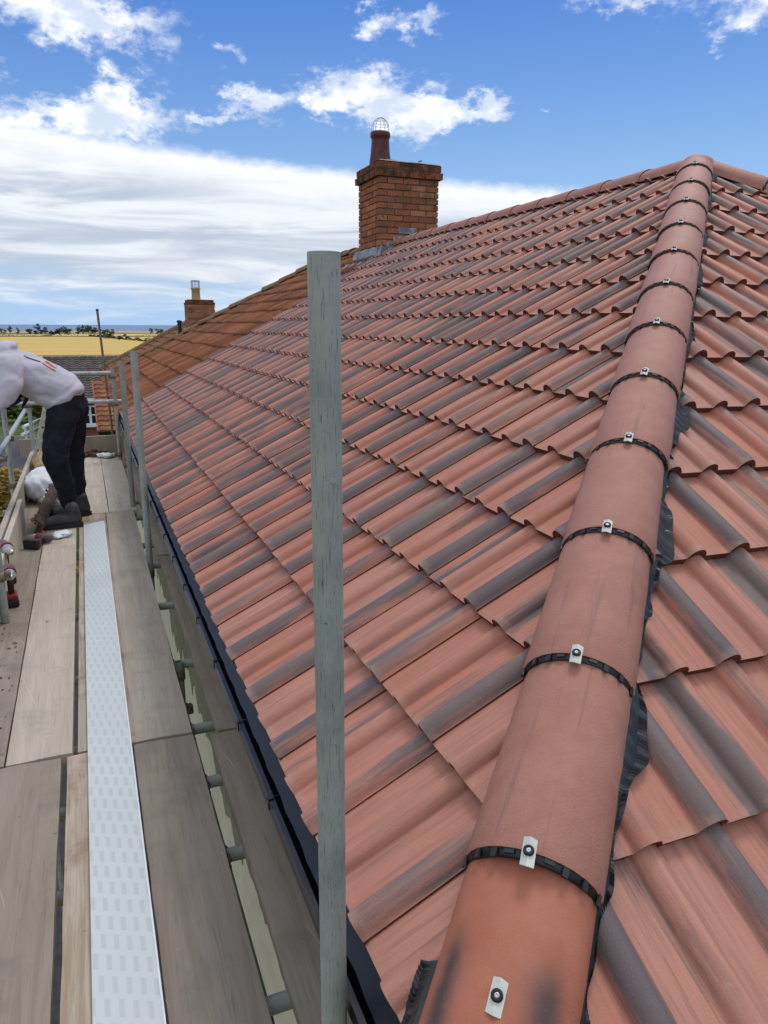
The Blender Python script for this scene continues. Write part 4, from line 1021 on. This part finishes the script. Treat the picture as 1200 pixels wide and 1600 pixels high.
# printed lines over the back
def stripe(name, pix, wd, mat):
    mb = MB(); rows = []
    for px, py, yy in pix:
        p_ = wp(px, py, yy); rows.append([p_ + Vector((-wd * .35, -wd, wd * .1)), p_ + Vector((wd * .35, wd, -wd * .1))])
    fine_ = []
    for a, b in zip(rows[:-1], rows[1:]):
        for j in range(8): fine_.append([a[0].lerp(b[0], j / 8), a[1].lerp(b[1], j / 8)])
    fine_.append(rows[-1]); mb.grid(fine_, 0); o = mb.obj(name, mat); o.parent = body
    s_ = o.modifiers.new('on_cloth', 'SHRINKWRAP'); s_.target = hood; s_.offset = .004; s_.wrap_method = 'NEAREST_SURFACEPOINT'
    d = o.modifiers.new('thick', 'SOLIDIFY'); d.thickness = .002
stripe('blue_back_print', [(41, 547, 6.17), (52, 553, 6.17), (65, 560, 6.17)], .009, M_blueprint)
stripe('orange_back_print', [(69, 562, 6.17), (78, 569, 6.17), (88, 577, 6.17)], .011, M_orange)
stripe('orange_back_print', [(73, 560, 6.22), (82, 567, 6.22), (89, 573, 6.22)], .008, M_orange)

# ------------------------------------------------------------------ things lying on the boards
def drill(name, loc, rz_, label, sc=1., upright=False, flip=False):
    ob = empty(name, loc, label, 'cordless drill', 'cordless tools on the boards'); ob.rotation_euler = (0, 0, rz_)
    if upright:
        ob.rotation_euler = (Matrix.Rotation(rz_, 3, 'Z') @ Matrix(((0, 0, -1), (0, -1, 0), (-1, 0, 0)))).to_euler(); ob.location.z += .206 * sc
    # lies on its side: barrel along +Y, handle along +X
    def p(mb, nm, m_):
        if flip: mb.v = [(x, -.07 * sc - y, z_) for x, y, z_ in mb.v]; mb.f = [tuple(reversed(f_)) for f_ in mb.f]
        o = mb.obj(nm, m_); o.parent = ob; return o
    z0 = .036 * sc
    mb = MB(); mb.lathe((0, -.09 * sc, z0), [(0, 0), (.022 * sc, .002), (.031 * sc, .012), (.034 * sc, .05 * sc), (.034 * sc, .10 * sc), (.028 * sc, .125 * sc)], 0, 18, (0, 1, 0)); p(mb, 'motor_housing', M_grey)
    mb = MB(); mb.lathe((0, .035 * sc, z0), [(.030 * sc, 0), (.031 * sc, .02 * sc), (.020 * sc, .050 * sc), (.018 * sc, .07 * sc), (.011 * sc, .085 * sc), (.004 * sc, .09 * sc)], 0, 18, (0, 1, 0)); p(mb, 'chuck', M_steel)
    mb = MB(); mb.lathe((0, -.01 * sc, z0), [(.0345 * sc, 0), (.036 * sc, .004), (.036 * sc, .035 * sc), (.0345 * sc, .04 * sc)], 0, 18, (0, 1, 0)); p(mb, 'red_collar', M_red)
    mb = MB(); mb.box((.085 * sc, -.035 * sc, z0), (.115 * sc, .042 * sc, .034 * sc), 0, Matrix.Rotation(-.12, 3, 'Z')); o = p(mb, 'handle', M_dark); bevel(o, .010 * sc, 3)
    mb = MB(); mb.box((.048 * sc, -.004 * sc, z0), (.03 * sc, .016 * sc, .014 * sc)); o = p(mb, 'trigger', M_red); bevel(o, .004)
    mb = MB(); mb.box((.150 * sc, -.035 * sc, z0 + .002), (.03 * sc, .105 * sc, .064 * sc)); o = p(mb, 'battery_shoe', M_red); bevel(o, .008, 2)
    mb = MB(); mb.box((.183 * sc, -.035 * sc, z0 + .004), (.045 * sc, .118 * sc, .072 * sc)); o = p(mb, 'battery', M_dark); bevel(o, .009, 2)
    return ob
fl = PZ_ + .002
drill('impact_driver', (-.455, 4.42, fl), math.radians(8), 'impact driver standing on its battery at the left edge, polished chuck towards the viewer', 1.0, True)
drill('cordless_drill', (-.505, 4.86, fl), math.radians(20), 'bigger grey and red drill standing against the toe board, behind the impact driver', 1.12, True)
drill('cordless_drill', (-.345, 5.72, fl), math.radians(-118), 'cordless drill lying on the pale board, its dark battery facing the viewer', .95, False, True)
# crumpled white rag behind it
def blob(name, c_, dims, mat, label, cat, noise=.25, seed=1, sub=3, flat=True):
    rnd_ = random.Random(seed); bm = bmesh.new(); bmesh.ops.create_icosphere(bm, subdivisions=sub, radius=1)
    ph = [rnd_.uniform(0, 6.3) for _ in range(12)]
    for v in bm.verts:
        x, y, z = v.co; f_ = 1 + noise * (math.sin(3.1 * x + ph[0]) * math.sin(2.7 * y + ph[1]) + .6 * math.sin(6.3 * y + ph[2]) * math.sin(5.1 * z + ph[3]) + .4 * math.sin(11 * x + ph[4]) * math.sin(9 * z + ph[5]) + .25 * math.sin(17 * y + ph[6] + 6 * x))
        v.co *= f_; v.co = Vector((v.co.x * dims[0], v.co.y * dims[1], max(v.co.z, -.82) * dims[2]))
    zmin = min(v.co.z for v in bm.verts)
    for v in bm.verts: v.co.z -= zmin
    me = bpy.data.meshes.new(name); bm.to_mesh(me); bm.free(); me.materials.append(mat)
    for p_ in me.polygons: p_.use_smooth = True
    o = bpy.data.objects.new(name, me); COL.objects.link(o); o.location = c_
    if label: tag(o, label, cat)
    return o
blob('crumpled_rag', (-.262, 5.86, fl), (.075, .075, .022), M_white, 'crumpled white rag tucked behind the lone drill', 'rag', .3, 5)
sk = blob('rubble_sack', (-.44, 7.25, fl), (.15, .26, .155), M_sack, 'stuffed white rubble sack leaning on the outer toe board', 'sack', .14, 8, 4)
sk2 = blob('sack_bulge', (-.30, 7.05, fl), (.15, .17, .085), M_sack, None, None, .2, 3, 4); sk2.parent = sk; sk2.location = (.13, -.24, 0)
blob('torn_paper_bag', (-.455, 7.95, fl), (.10, .16, .17), M_tan, 'torn tan paper bag between ladder and sack', 'bag', .28, 9, 3)
# long old trough-shaped tile propped on edge
ob = empty('old_ridge_tile', (-.43, 6.25, fl), 'dirty old half-round tile tipped on its edge by the worker\'s boot', 'tile')
a, b = Vector((-.480, 5.93, fl + .055)), Vector((-.385, 6.95, fl + .125)); d = (b - a).normalized(); q = d.to_track_quat('Y', 'Z').to_matrix()
mb = MB(); rows = []; rin = []
for j in range(13):
    c_ = a.lerp(b, j / 12); rr = .090 + .003 * math.sin(j * 1.9)
    ang = [math.radians(60 + 150 * i / 12) for i in range(13)]
    rows.append([c_ + q @ Vector((-math.cos(t + .9) * rr, 0, math.sin(t + .9) * rr * .8 + .02)) for t in ang]); rin.append([c_ + q @ Vector((-math.cos(t + .9) * (rr - .018), 0, math.sin(t + .9) * (rr - .018) * .8 + .02)) for t in ang])
mb.grid(rows, 0); mb.grid([list(reversed(r_)) for r_ in rin], 0)
mb.grid([[x[0], y[0]] for x, y in zip(rows, rin)], 0); mb.grid([[x[-1], y[-1]] for x, y in zip(rows, rin)], 0); mb.grid([rows[0], rin[0]], 0); mb.grid([rows[-1], rin[-1]], 0)
zmin = min(v[2] for v in mb.v); mb.v = [(x, y, z_ - zmin + fl) for x, y, z_ in mb.v]
o = mb.obj('shell', M_oldpot, ob)
mb = MB(); rnd_ = random.Random(4)
for _ in range(26):
    t = rnd_.random(); c_ = a.lerp(b, t) + q @ Vector((rnd_.uniform(.0, .05), 0, rnd_.uniform(.02, .07))); s_ = rnd_.uniform(.008, .02); mb.box(c_, (s_, s_ * 1.5, s_), 0, Matrix.Rotation(rnd_.random() * 3, 3, 'X') @ Matrix.Rotation(rnd_.random() * 3, 3, 'Z'))
mb.obj('old_mortar', M_mortar, ob)['kind'] = 'stuff'
mb = MB(); mb.lathe((-.405, 5.98, fl), [(0, .0), (.018, .0), (.020, .01), (.014, .026), (.006, .03), (0, .03)], 0, 12); mb.box((-.435, 5.96, fl + .008), (.05, .02, .014), 0); tag(mb.obj('orange_cap', M_orangebit), 'small bright orange plastic cap by the end of the old tile', 'cap')
# reddish rubble at the far toe board
ob = empty('rubble_heap', (.02, 9.45, fl), 'little heap of broken reddish tile against the end toe board', 'rubble')
mb = MB(); rnd_ = random.Random(12)
for _ in range(60):
    r1_ = rnd_.gauss(0, .085); r2_ = rnd_.gauss(0, .05); s_ = rnd_.uniform(.015, .045)
    mb.box((.03 + r1_ * 1.5, 9.50 + r2_, fl + s_ * .5 + max(0, .06 - abs(r1_) * .5) * rnd_.random()), (s_ * 1.8, s_, s_ * .6), 0, Matrix.Rotation(rnd_.random() * 3, 3, 'Z') @ Matrix.Rotation(rnd_.uniform(-.5, .5), 3, 'X'))
mb.obj('broken_tile', M_debris, ob)['kind'] = 'stuff'
blob('plastic_wrap', (.165, 9.40, fl), (.09, .08, .03), M_white, 'scrap of clear wrap at the right of the rubble heap', 'wrap', .4, 21)
# grit and shavings on the left boards
mb = MB(); rnd_ = random.Random(2)
for _ in range(90):
    x, y = rnd_.uniform(-.60, -.42), rnd_.uniform(2.9, 4.1); s_ = rnd_.uniform(.002, .006)
    if rnd_.random() < .3: x, y = rnd_.uniform(-.35, .05), rnd_.uniform(8.8, 9.4)
    mb.box((x, y, fl + s_ * .4), (s_ * rnd_.uniform(1, 3.5), s_, s_ * .6), 0, Matrix.Rotation(rnd_.random() * 3, 3, 'Z'))
tag(mb.obj('grit', M_debris), 'dark grit and shavings scattered on the left hand boards', 'grit', kind='stuff')

# ------------------------------------------------------------------ things beyond the platform
# rusty pole
rp = empty('iron_pole', (.30, 12.6, -H), 'thin rusty iron pole leaning up behind the end guard rails', 'pole')
pa, pb = wp(152, 486, 12.6), wp(169, 622, 12.6); dd = (pb - pa).normalized(); pe = pa + dd * ((-H + .0 - pa.z) / dd.z)
mb = MB(); mb.tube(pa, pe, .019, 0, 10); mb.obj('shaft', M_coupler, rp)
mb = MB(); mb.lathe(pa, [(.019, 0), (.022, .004), (.022, .03), (0, .034)], 0, 10); mb.obj('cap', M_dark, rp)

# the next house down the row, with its own hip roof and chimney
h2 = empty('terrace_house', (4.3, 25, -H), 'further house with brown tiled hip roof and buff chimney pot', 'house')
X2, Z2, YN2, YF2, D2 = .57, -1.6, 20.5, 29.0, 2.9
def part2(mb, name, mats, kind=None, parent=None): 
    o = mb.obj(name, mats, parent or h2)
    if kind: o['kind'] = kind
    return o
mb = MB(); mb.box((X2 + D2, (YN2 + YF2) / 2, (-H + Z2) / 2), (2 * D2 - .6, YF2 - YN2 - .6, H + Z2)); part2(mb, 'brick_wall', M_redbrick)
M_brown = material('brown_weathered_tile', f_old, .9, .15)
mb = MB(); nc = 13; rnd_ = random.Random(3)
for k in range(nc):
    x0 = X2 + D2 * k / nc; x1 = X2 + D2 * (k + 1.12) / nc; z0 = Z2 + (x0 - X2) * TT + .045; z1 = Z2 + (x1 - X2) * TT
    y = YN2 + (x0 - X2)
    while y < YF2 - (x0 - X2):
        yy = min(y + .3, YF2 - (x0 - X2)); r_ = rnd_.random(); ym = (y + yy) / 2
        mb.add([(x0, y, z0 - .01), (x0, ym, z0 + .02), (x0, yy, z0 - .01), (x1, y, z1 - .01), (x1, ym, z1 + .02), (x1, yy, z1 - .01), (x0, y, z0 - .05), (x0, ym, z0 - .03), (x0, yy, z0 - .05)],
               [(0, 1, 4, 3), (1, 2, 5, 4), (6, 7, 1, 0), (7, 8, 2, 1)], 0, [(0, 0, r_), (.5, 0, r_), (1, 0, r_), (0, .3, r_), (.5, .3, r_), (1, .3, r_), (0, 0, r_), (.5, 0, r_), (1, 0, r_)]); y += .3
zr = Z2 + D2 * TT
mb.add([(X2, YN2, Z2), (X2 + 2 * D2, YN2, Z2), (X2 + D2, YN2 + D2, zr), (X2 + 2 * D2, YF2, Z2), (X2 + D2, YF2 - D2, zr), (X2, YF2, Z2)], [(0, 1, 2), (1, 3, 4, 2), (3, 5, 4)], 0)
part2(mb, 'roof_tiles', [M_brown], 'stuff')
mb = MB()
for i in range(24):
    t = D2 * i / 24; a = Vector((X2 + t, YF2 - t, Z2 + t * TT + .04)); b = a + Vector((1, -1, TT)) * D2 / 24 * .96; mb.tube(a, b + Vector((0, 0, -.02)), .12, 0, 10)
part2(mb, 'hip_capping', M_lich, 'stuff')
mb = MB(); mb.box((X2 - .02, (YN2 + YF2) / 2, Z2 - .06), (.11, YF2 - YN2, .09)); part2(mb, 'gutter', M_black)
c2x0, c2x1, c2y0, c2y1 = 2.99, 3.79, 23.0, 23.75
mb = MB(); mb.box(((c2x0 + c2x1) / 2, (c2y0 + c2y1) / 2, .1), (c2x1 - c2x0 - .02, c2y1 - c2y0 - .02, 1.02)); chm = part2(mb, 'chimney_stack', M_mortar)
mb = MB(); z = -.38; o_ = 0
while z < .56:
    for fc in ('f', 'l', 'b', 'r'):
        a0, a1 = (c2x0, c2x1) if fc in 'fb' else (c2y0 + .11, c2y1 - .11)
        a = a0 - (.11 if o_ % 2 else 0)
        while a < a1 - .02:
            s0, s1 = max(a, a0), min(a + .215, a1)
            if s1 - s0 > .02:
                m_ = (s0 + s1) / 2; cen = {'f': (m_, c2y0 + .05, z + .033), 'b': (m_, c2y1 - .05, z + .033), 'l': (c2x0 + .05, m_, z + .033), 'r': (c2x1 - .05, m_, z + .033)}[fc]
                mb.box(cen, (s1 - s0, .1, .065) if fc in 'fb' else (.1, s1 - s0, .065), 0, None, rnd_.random())
            a += .225
    z += .075; o_ += 1
part2(mb, 'chimney_bricks', [M_brick], 'stuff', chm)
mb = MB(); mb.box(((c2x0 + c2x1) / 2, (c2y0 + c2y1) / 2, z + .03), (c2x1 - c2x0 + .02, c2y1 - c2y0 + .02, .06)); mb.box(((c2x0 + c2x1) / 2, (c2y0 + c2y1) / 2, z + .10), (c2x1 - c2x0 - .05, c2y1 - c2y0 - .05, .07)); part2(mb, 'chimney_cap', M_crown)
mb = MB(); mb.lathe((3.30, 23.35, z + .12), [(.15, 0), (.13, .06), (.12, .30), (.14, .32), (.14, .36), (.11, .37)], 0, 16); pt = part2(mb, 'chimney_pot', M_buff)
mb = MB()
for i in range(8):
    a = 2 * math.pi * i / 8; mb.tube((3.30 + .12 * math.cos(a), 23.35 + .12 * math.sin(a), z + .46), (3.30 + .12 * math.cos(a), 23.35 + .12 * math.sin(a), z + .68), .008, 0, 5)
mb.lathe((3.30, 23.35, z + .67), [(.13, 0), (.135, .01), (.13, .02), (0, .03)], 0, 12); mb.obj('bird_guard', M_wire, pt)

# red-tiled lean-to lower down, in front of the bungalow
lt = empty('lean_to', (2.6, 29, -H), 'low lean-to with patchy orange tiles and white wall behind the end of the scaffold', 'outbuilding')
mb = MB(); nr = 11; xl0, xl1 = .30, 3.9; ylo, yhi, zlo, zhi = 29.0, 33.2, -3.86, -2.30
for k in range(nr):
    f0, f1 = k / nr, (k + 1.1) / nr; ya, yb_ = ylo + (yhi - ylo) * f0, ylo + (yhi - ylo) * f1; za, zb_ = zlo + (zhi - zlo) * f0 + .05, zlo + (zhi - zlo) * f1
    x = xl0
    while x < xl1:
        r_ = rnd_.random(); mb.add([(x, ya, za), (x + .15, ya, za + .035), (x + .3, ya, za), (x, yb_, zb_), (x + .15, yb_, zb_ + .035), (x + .3, yb_, zb_), (x, ya, za - .05), (x + .15, ya, za - .02), (x + .3, ya, za - .05)],
            [(0, 1, 4, 3), (1, 2, 5, 4), (6, 7, 1, 0), (7, 8, 2, 1)], 0, [(0, 0, r_), (.5, 0, r_), (1, 0, r_), (0, .3, r_), (.5, .3, r_), (1, .3, r_), (0, 0, r_), (.5, 0, r_), (1, 0, r_)]); x += .3
def f_ltile(k):
    c_, n_ = f_old(k); a = k.noise(k.P, .9, 4, .6); return k.mix(k.m('MULTIPLY', k.sm(a, .5, .62), .6), k.mix(.35, c_, (.27, .11, .07)), (.36, .20, .06)), n_
M_ltile = material('patchy_orange_tile', f_ltile, .9, .15)
o = mb.obj('roof_tiles', [M_ltile], lt); o['kind'] = 'stuff'
mb = MB(); mb.box(((xl0 + xl1) / 2 + .1, 31.2, (-H - 3.95) / 2), (xl1 - xl0 - .3, 4, H - 3.95)); mb.obj('white_wall', M_wrender, lt)
mb = MB(); mb.box(((xl0 + xl1) / 2, ylo - .05, zlo - .04), (xl1 - xl0, .12, .12)); mb.tube((xl0 + .25, ylo - .02, zlo - .05), (xl0 + .25, ylo + .14, -H + .05), .05, 0, 10); mb.obj('gutter', M_black, lt)
mb = MB(); mb.box((xl0 - .03, (ylo + yhi) / 2, (zlo + zhi) / 2 - .02), (.05, 4.5, .14), 0, Matrix.Rotation(math.atan2(zhi - zlo, yhi - ylo), 3, 'X')); mb.obj('verge_board', M_redbrick, lt)

# grey-tiled bungalow
bg_ = empty('bungalow', (0, 42, -H), 'brick bungalow with dark grey tiled roof and white four-pane window', 'house')
bx0, bx1, by0, by1 = -2.0, 4.6, 40.0, 44.4; be, br_ = -3.62, -1.80
mb = MB(); mb.box(((bx0 + bx1) / 2, (by0 + by1 + 4) / 2 + .3, (-H + be) / 2), (bx1 - bx0 - .3, by1 - by0 + 3.6, H + be)); mb.obj('brick_wall', M_redbrick, bg_)
mb = MB(); nr = 17
for k in range(nr):
    f0, f1 = k / nr, (k + 1.1) / nr; ya, yb_ = by0 - .25 + (by1 - by0) * f0, by0 - .25 + (by1 - by0) * f1; za, zb_ = be + (br_ - be) * f0 + .06, be + (br_ - be) * f1
    x = bx0
    while x < bx1:
        mb.add([(x, ya, za), (x + .15, ya, za + .05), (x + .3, ya, za), (x, yb_, zb_), (x + .15, yb_, zb_ + .05), (x + .3, yb_, zb_), (x, ya, za - .06), (x + .15, ya, za - .03), (x + .3, ya, za - .06)], [(0, 1, 4, 3), (1, 2, 5, 4), (6, 7, 1, 0), (7, 8, 2, 1)], 0); x += .3
yr = by0 - .25 + (by1 - by0)
mb.add([(bx0, yr, br_), (bx1, yr, br_), (bx1, yr + 4.4, be), (bx0, yr + 4.4, be)], [(0, 1, 2, 3)]); mb.add([(bx0, by0, be), (bx0, yr, br_), (bx0, yr + 4.2, be)], [(0, 1, 2)])
o = mb.obj('roof_tiles', [M_slate], bg_); o['kind'] = 'stuff'
mb = MB(); x = bx0
while x < bx1: mb.tube((x, yr, br_ + .02), (x + .43, yr, br_ + .02), .11, 0, 8); x += .45
mb.obj('ridge_capping', M_slate, bg_)['kind'] = 'stuff'
mb = MB(); mb.box(((bx0 + bx1) / 2, by0 - .27, be - .03), (bx1 - bx0, .12, .14)); mb.obj('fascia', M_white, bg_)
wx0, wx1, wz0, wz1 = -.42, .60, -4.98, -3.98; fy = by0 + .28
win = MB(); t = .09
for (cx, cz, sx, sz) in (((wx0 + wx1) / 2, wz0 + t / 2, wx1 - wx0, t), ((wx0 + wx1) / 2, wz1 - t / 2, wx1 - wx0, t), (wx0 + t / 2, (wz0 + wz1) / 2, t, wz1 - wz0 - 2 * t), (wx1 - t / 2, (wz0 + wz1) / 2, t, wz1 - wz0 - 2 * t), ((wx0 + wx1) / 2, (wz0 + wz1) / 2, .12, wz1 - wz0 - 2 * t)):
    win.box((cx, fy, cz), (sx, .10, sz))
for s_ in (-1, 1): win.box(((wx0 + wx1) / 2 + s_ * (wx1 - wx0 - .12) / 4, fy - .003, (wz0 + wz1) / 2 + .02), ((wx1 - wx0) / 2 - .15, .09, .07))
wo_ = win.obj('window', M_white, bg_)
for sx in (-1, 1):
    for sz in (-1, 1):
        mb = MB(); mb.box(((wx0 + wx1) / 2 + sx * .235, fy + .02, (wz0 + wz1) / 2 + .02 + sz * .21), (.36, .012, .35)); mb.obj('pane', M_glass, wo_)
mb = MB(); mb.box(((wx0 + wx1) / 2, fy - .06, wz0 - .045), (wx1 - wx0 + .16, .24, .08)); mb.obj('sill', M_white, wo_)

# white slatted bars beside the road
fe = empty('white_rail', (-3.0, 41, -H), 'low white two-bar rail by the road below the scaffold', 'rail')
for (a, b) in (((37, 667), (66, 654)), ((35, 679), (64, 668))):
    mb = MB(); mb.tube(wp(*a, 38), wp(*b, 44), .085, 0, 8); mb.obj('bar', M_white, fe)
for (a, y_) in (((39, 668), 38.5), ((51, 662), 41), ((62, 657), 43.4)):
    p_ = wp(*a, y_); mb = MB(); mb.box((p_.x, p_.y, (p_.z - H) / 2), (.09, .09, H + p_.z)); mb.obj('post', M_white, fe)

# parked dark blue car, seen past the edge of the platform
car = empty('parked_car', (-4.2, 30, -H), 'dark blue parked car just below the outer ledge of the scaffold', 'car')
def carbody(L_, W2, prof_):
    mb = MB(); rows = []
    for s_ in (-1, -.92, 0, .92, 1):
        k_ = 1 if abs(s_) < .95 else .93
        rows.append([(x, s_ * W2, z_ * k_ + (1 - k_) * .5) for x, z_ in prof_])
    mb.grid(rows, 0, closed=True); mb.add(rows[0], [tuple(range(len(prof_)))]); mb.add(rows[-1], [tuple(reversed(range(len(prof_))))]); return mb
M_car = plain('dark_blue_paint', (.010, .018, .05), .25, .2, .1, 2)
cx_, cy_ = -4.3, 30.5
def place(mb): mb.v = [(cx_ + y, cy_ + x, -H + z_) for x, y, z_ in mb.v]; return mb
place(carbody(4.2, .86, [(-2.1, .35), (-2.12, .75), (-1.6, .92), (-.9, .96), (1.7, .98), (2.08, .85), (2.1, .35)])).obj('body', M_car, car)
place(carbody(2.4, .74, [(-1.0, .95), (-.45, 1.40), (.9, 1.44), (1.6, 1.0)])).obj('cabin', M_glass, car)
place(carbody(2.4, .70, [(-.42, 1.40), (-.4, 1.46), (.85, 1.49), (.92, 1.42)])).obj('car_roof', M_car, car)
for sx in (-1.3, 1.35):
    for sy in (-.80, .80):
        mb = MB(); mb.lathe((0, 0, 0), [(.1, -.09), (.30, -.09), (.32, 0), (.30, .09), (.1, .09)], 0, 18, (0, 1, 0)); mb.v = [(x + sx, y + sy, z_ + .32) for x, y, z_ in mb.v]; place(mb).obj('wheel', M_rubber, car)
for sy in (-.55, .55):
    mb = MB(); mb.box((-2.1, sy, .72), (.06, .28, .12)); place(mb).obj('headlight', M_white, car)

# ------------------------------------------------------------------ trees and shrubs
def plant(name, x, y, h, w_, label, cat, group, leafm, trunk=.3, n=420, ls=None, seed=0, base=None):
    rnd_ = random.Random(seed * 77 + int(x * 3)); gz = hgt(y) if base is None else base
    ob = empty(name, (x, y, gz), label, cat, group); ls = ls or w_ * .07
    mb = MB(); th_ = h * trunk; r0 = max(.03, h * .022)
    mb.tube((0, 0, -.05), (0, 0, th_ + .1), r0, 0, 8, r0 * .7)
    cl = []
    for i in range(9):
        a = rnd_.uniform(0, 6.28); rr = w_ * .5 * rnd_.uniform(.25, .75); zz = th_ + (h - th_) * rnd_.uniform(.2, .85)
        c_ = Vector((rr * math.cos(a), rr * math.sin(a), zz)); cl.append((c_, w_ * rnd_.uniform(.18, .30)))
        mb.tube((0, 0, th_ * rnd_.uniform(.6, 1)), c_, r0 * .5, 0, 5, r0 * .12)
    cl.append((Vector((0, 0, h * .86)), w_ * .22))
    o = mb.obj('trunk', M_bark); o.parent = ob
    mb = MB()
    for _ in range(n):
        c_, r_ = rnd_.choice(cl); d = Vector((rnd_.gauss(0, 1), rnd_.gauss(0, 1), rnd_.gauss(0, 1))).normalized() * r_ * rnd_.random() ** .4
        d.z *= .8; p_ = c_ + d; R = Matrix.Rotation(rnd_.uniform(0, 6.3), 3, 'Z') @ Matrix.Rotation(rnd_.uniform(-1.2, 1.2), 3, 'X'); s_ = ls * rnd_.uniform(.6, 1.4)
        if p_.z < .02: continue
        mb.add([p_ + R @ Vector((-s_, 0, 0)), p_ + R @ Vector((0, -s_ * .6, .1 * s_)), p_ + R @ Vector((s_, 0, 0)), p_ + R @ Vector((0, s_ * .6, .1 * s_))], [(0, 1, 2, 3)])
    o = mb.obj('crown', leafm); o.parent = ob; return ob
Gt = 'trees scattered between the far fields'
far = [(2, 11, 8), (8, 9, 6), (17, 15, 9), (28, 12, 8), (47, 9, 13), (56, 7, 10), (60, 19, 12), (66, 8, 10), (72, 13, 13), (80, 6, 12), (93, 10, 16), (102, 14, 15), (109, 9, 14), (123, 12, 13), (130, 15, 16), (139, 15, 16), (146, 10, 14), (150, 12, 12), (178, 10, 8), (236, 12, 9), (246, 11, 9), (252, 10, 11)]
labs = {60: 'tallest dark tree on the field boundary, above the hood of the worker', 17: 'upright tree at the far left of the skyline hedge', 178: 'lone small tree against the sea, right of the iron pole', 236: 'narrow tree against the sea just left of the brown roof'}
for i, (px, hp, wp_) in enumerate(far):
    y = 980 + (i * 37 % 90); p_ = wp(px, 524, y); sc_ = y / FPX
    plant('field_tree', p_.x, y, hp * sc_ * .85, wp_ * sc_ * .85, labs.get(px) or ('small dark tree on the skyline above the hood of the worker' if px < 50 else 'dark tree on the skyline above the worker\'s back' if px < 110 else 'dark tree in the clump just left of the iron pole' if px < 160 else 'small tree against the sea beside the brown roof'), 'tree', None if px in labs else Gt, M_leaff, .18, 260, wp_ * sc_ * .075, i)
plant('field_tree', wp(169, 530, 560).x, 560, 6.4, 8.2, 'pale green spreading tree in the middle of the stubble', 'tree', None, M_leaf, .12, 420, .6, 31)
plant('field_tree', wp(187, 534, 470).x, 470, 2.7, 2.7, 'small round dark tree at the right corner of the wheat', 'tree', None, M_leafd, .1, 250, .25, 32)
plant('field_tree', wp(194, 527, 760).x, 760, 3.4, 4.6, 'low bush on the hedge line right of the iron pole', 'tree', None, M_leafd, .1, 250, .3, 33)
plant('round_bush', wp(117, 560, 112).x, 112, 2.3, 3.1, 'bright green round bush rising above the grey roof ridge', 'bush', None, M_leaf, .1, 700, .16, 34)
plant('round_bush', wp(96, 559, 104).x, 104, .9, 1.9, 'low dark bush left of the bright green one', 'bush', None, M_leafd, .1, 300, .1, 35)
mb = MB(); rnd_ = random.Random(5)
for x in np.arange(-12, 14, .06):
    for _ in range(3):
        p_ = Vector((x, 100 + rnd_.uniform(-.4, .4), -6.6 - .1 + rnd_.uniform(.1, 1.15 + .35 * math.sin(x * 1.9) + .2 * math.sin(x * 5)))); s_ = rnd_.uniform(.08, .16)
        R = Matrix.Rotation(rnd_.uniform(0, 6.3), 3, 'Z') @ Matrix.Rotation(rnd_.uniform(-1.2, 1.2), 3, 'X')
        mb.add([p_ + R @ Vector((-s_, 0, 0)), p_ + R @ Vector((0, -s_ * .6, 0)), p_ + R @ Vector((s_, 0, 0)), p_ + R @ Vector((0, s_ * .6, 0))], [(0, 1, 2, 3)])
tag(mb.obj('garden_hedge', M_leafd), 'straggly garden hedge along the foot of the yellow field', 'hedge')
for nm, (xa, ya), (xb, yb_), hh, lb in (('field_hedge', wp(140, 0, 800).to_2d() if 0 else (wp(140, 523, 820).x, 820), (wp(240, 540, 400).x, 400), 2.2, 'dark hedge line slanting down the yellow fields'), ('boundary_hedge', (-420, 815), (150, 815), 3.0, 'low hedge between the wheat and the far fields')):
    mb = MB(); L_ = math.hypot(xb - xa, yb_ - ya); nn = int(L_ / .9)
    for i in range(nn):
        t = i / nn; x, y = xa + (xb - xa) * t, ya + (yb_ - ya) * t
        for _ in range(3):
            s_ = rnd_.uniform(.4, .9); p_ = Vector((x + rnd_.uniform(-.8, .8), y + rnd_.uniform(-.8, .8), hgt(y) + rnd_.uniform(.1, hh) * (.6 + .4 * math.sin(i * .13))))
            R = Matrix.Rotation(rnd_.uniform(0, 6.3), 3, 'Z') @ Matrix.Rotation(rnd_.uniform(-1.2, 1.2), 3, 'X')
            mb.add([p_ + R @ Vector((-s_, 0, 0)), p_ + R @ Vector((0, -s_ * .6, 0)), p_ + R @ Vector((s_, 0, 0)), p_ + R @ Vector((0, s_ * .6, 0))], [(0, 1, 2, 3)])
    tag(mb.obj(nm, M_leafd), lb, 'hedge')
plant('autumn_shrub', -2.15, 21, 3.1, 2.0, 'tall garden shrub with orange leaves below the scaffold', 'shrub', None, M_autumn, .2, 2600, .085, 41, -H)
plant('autumn_shrub', -1.15, 17.6, 1.5, 1.6, 'low orange and green shrub under the outer rail', 'shrub', None, M_autumn, .2, 1500, .07, 42, -H)
plant('garden_shrub', -2.0, 16.2, 2.6, 2.4, 'dark green shrub below the outer toe board', 'shrub', None, M_leafd, .15, 3600, .085, 43, -H)
plant('garden_shrub', -4.6, 56, 2.3, 3.4, 'bushy green shrub on the lawn past the end rails', 'shrub', None, M_leaf, .12, 1300, .17, 44, -H)
plant('garden_shrub', -2.6, 57, 2.0, 2.4, 'orange tinged shrub beside the lawn near the ladder', 'shrub', None, M_autumn, .12, 1000, .14, 45, -H)

# everything above was written relative to the camera: lift it to the ground level of the world
for o in list(scn.objects):
    if o.parent is None and o.type not in {'CAMERA', 'LIGHT'}: o.location.z += H
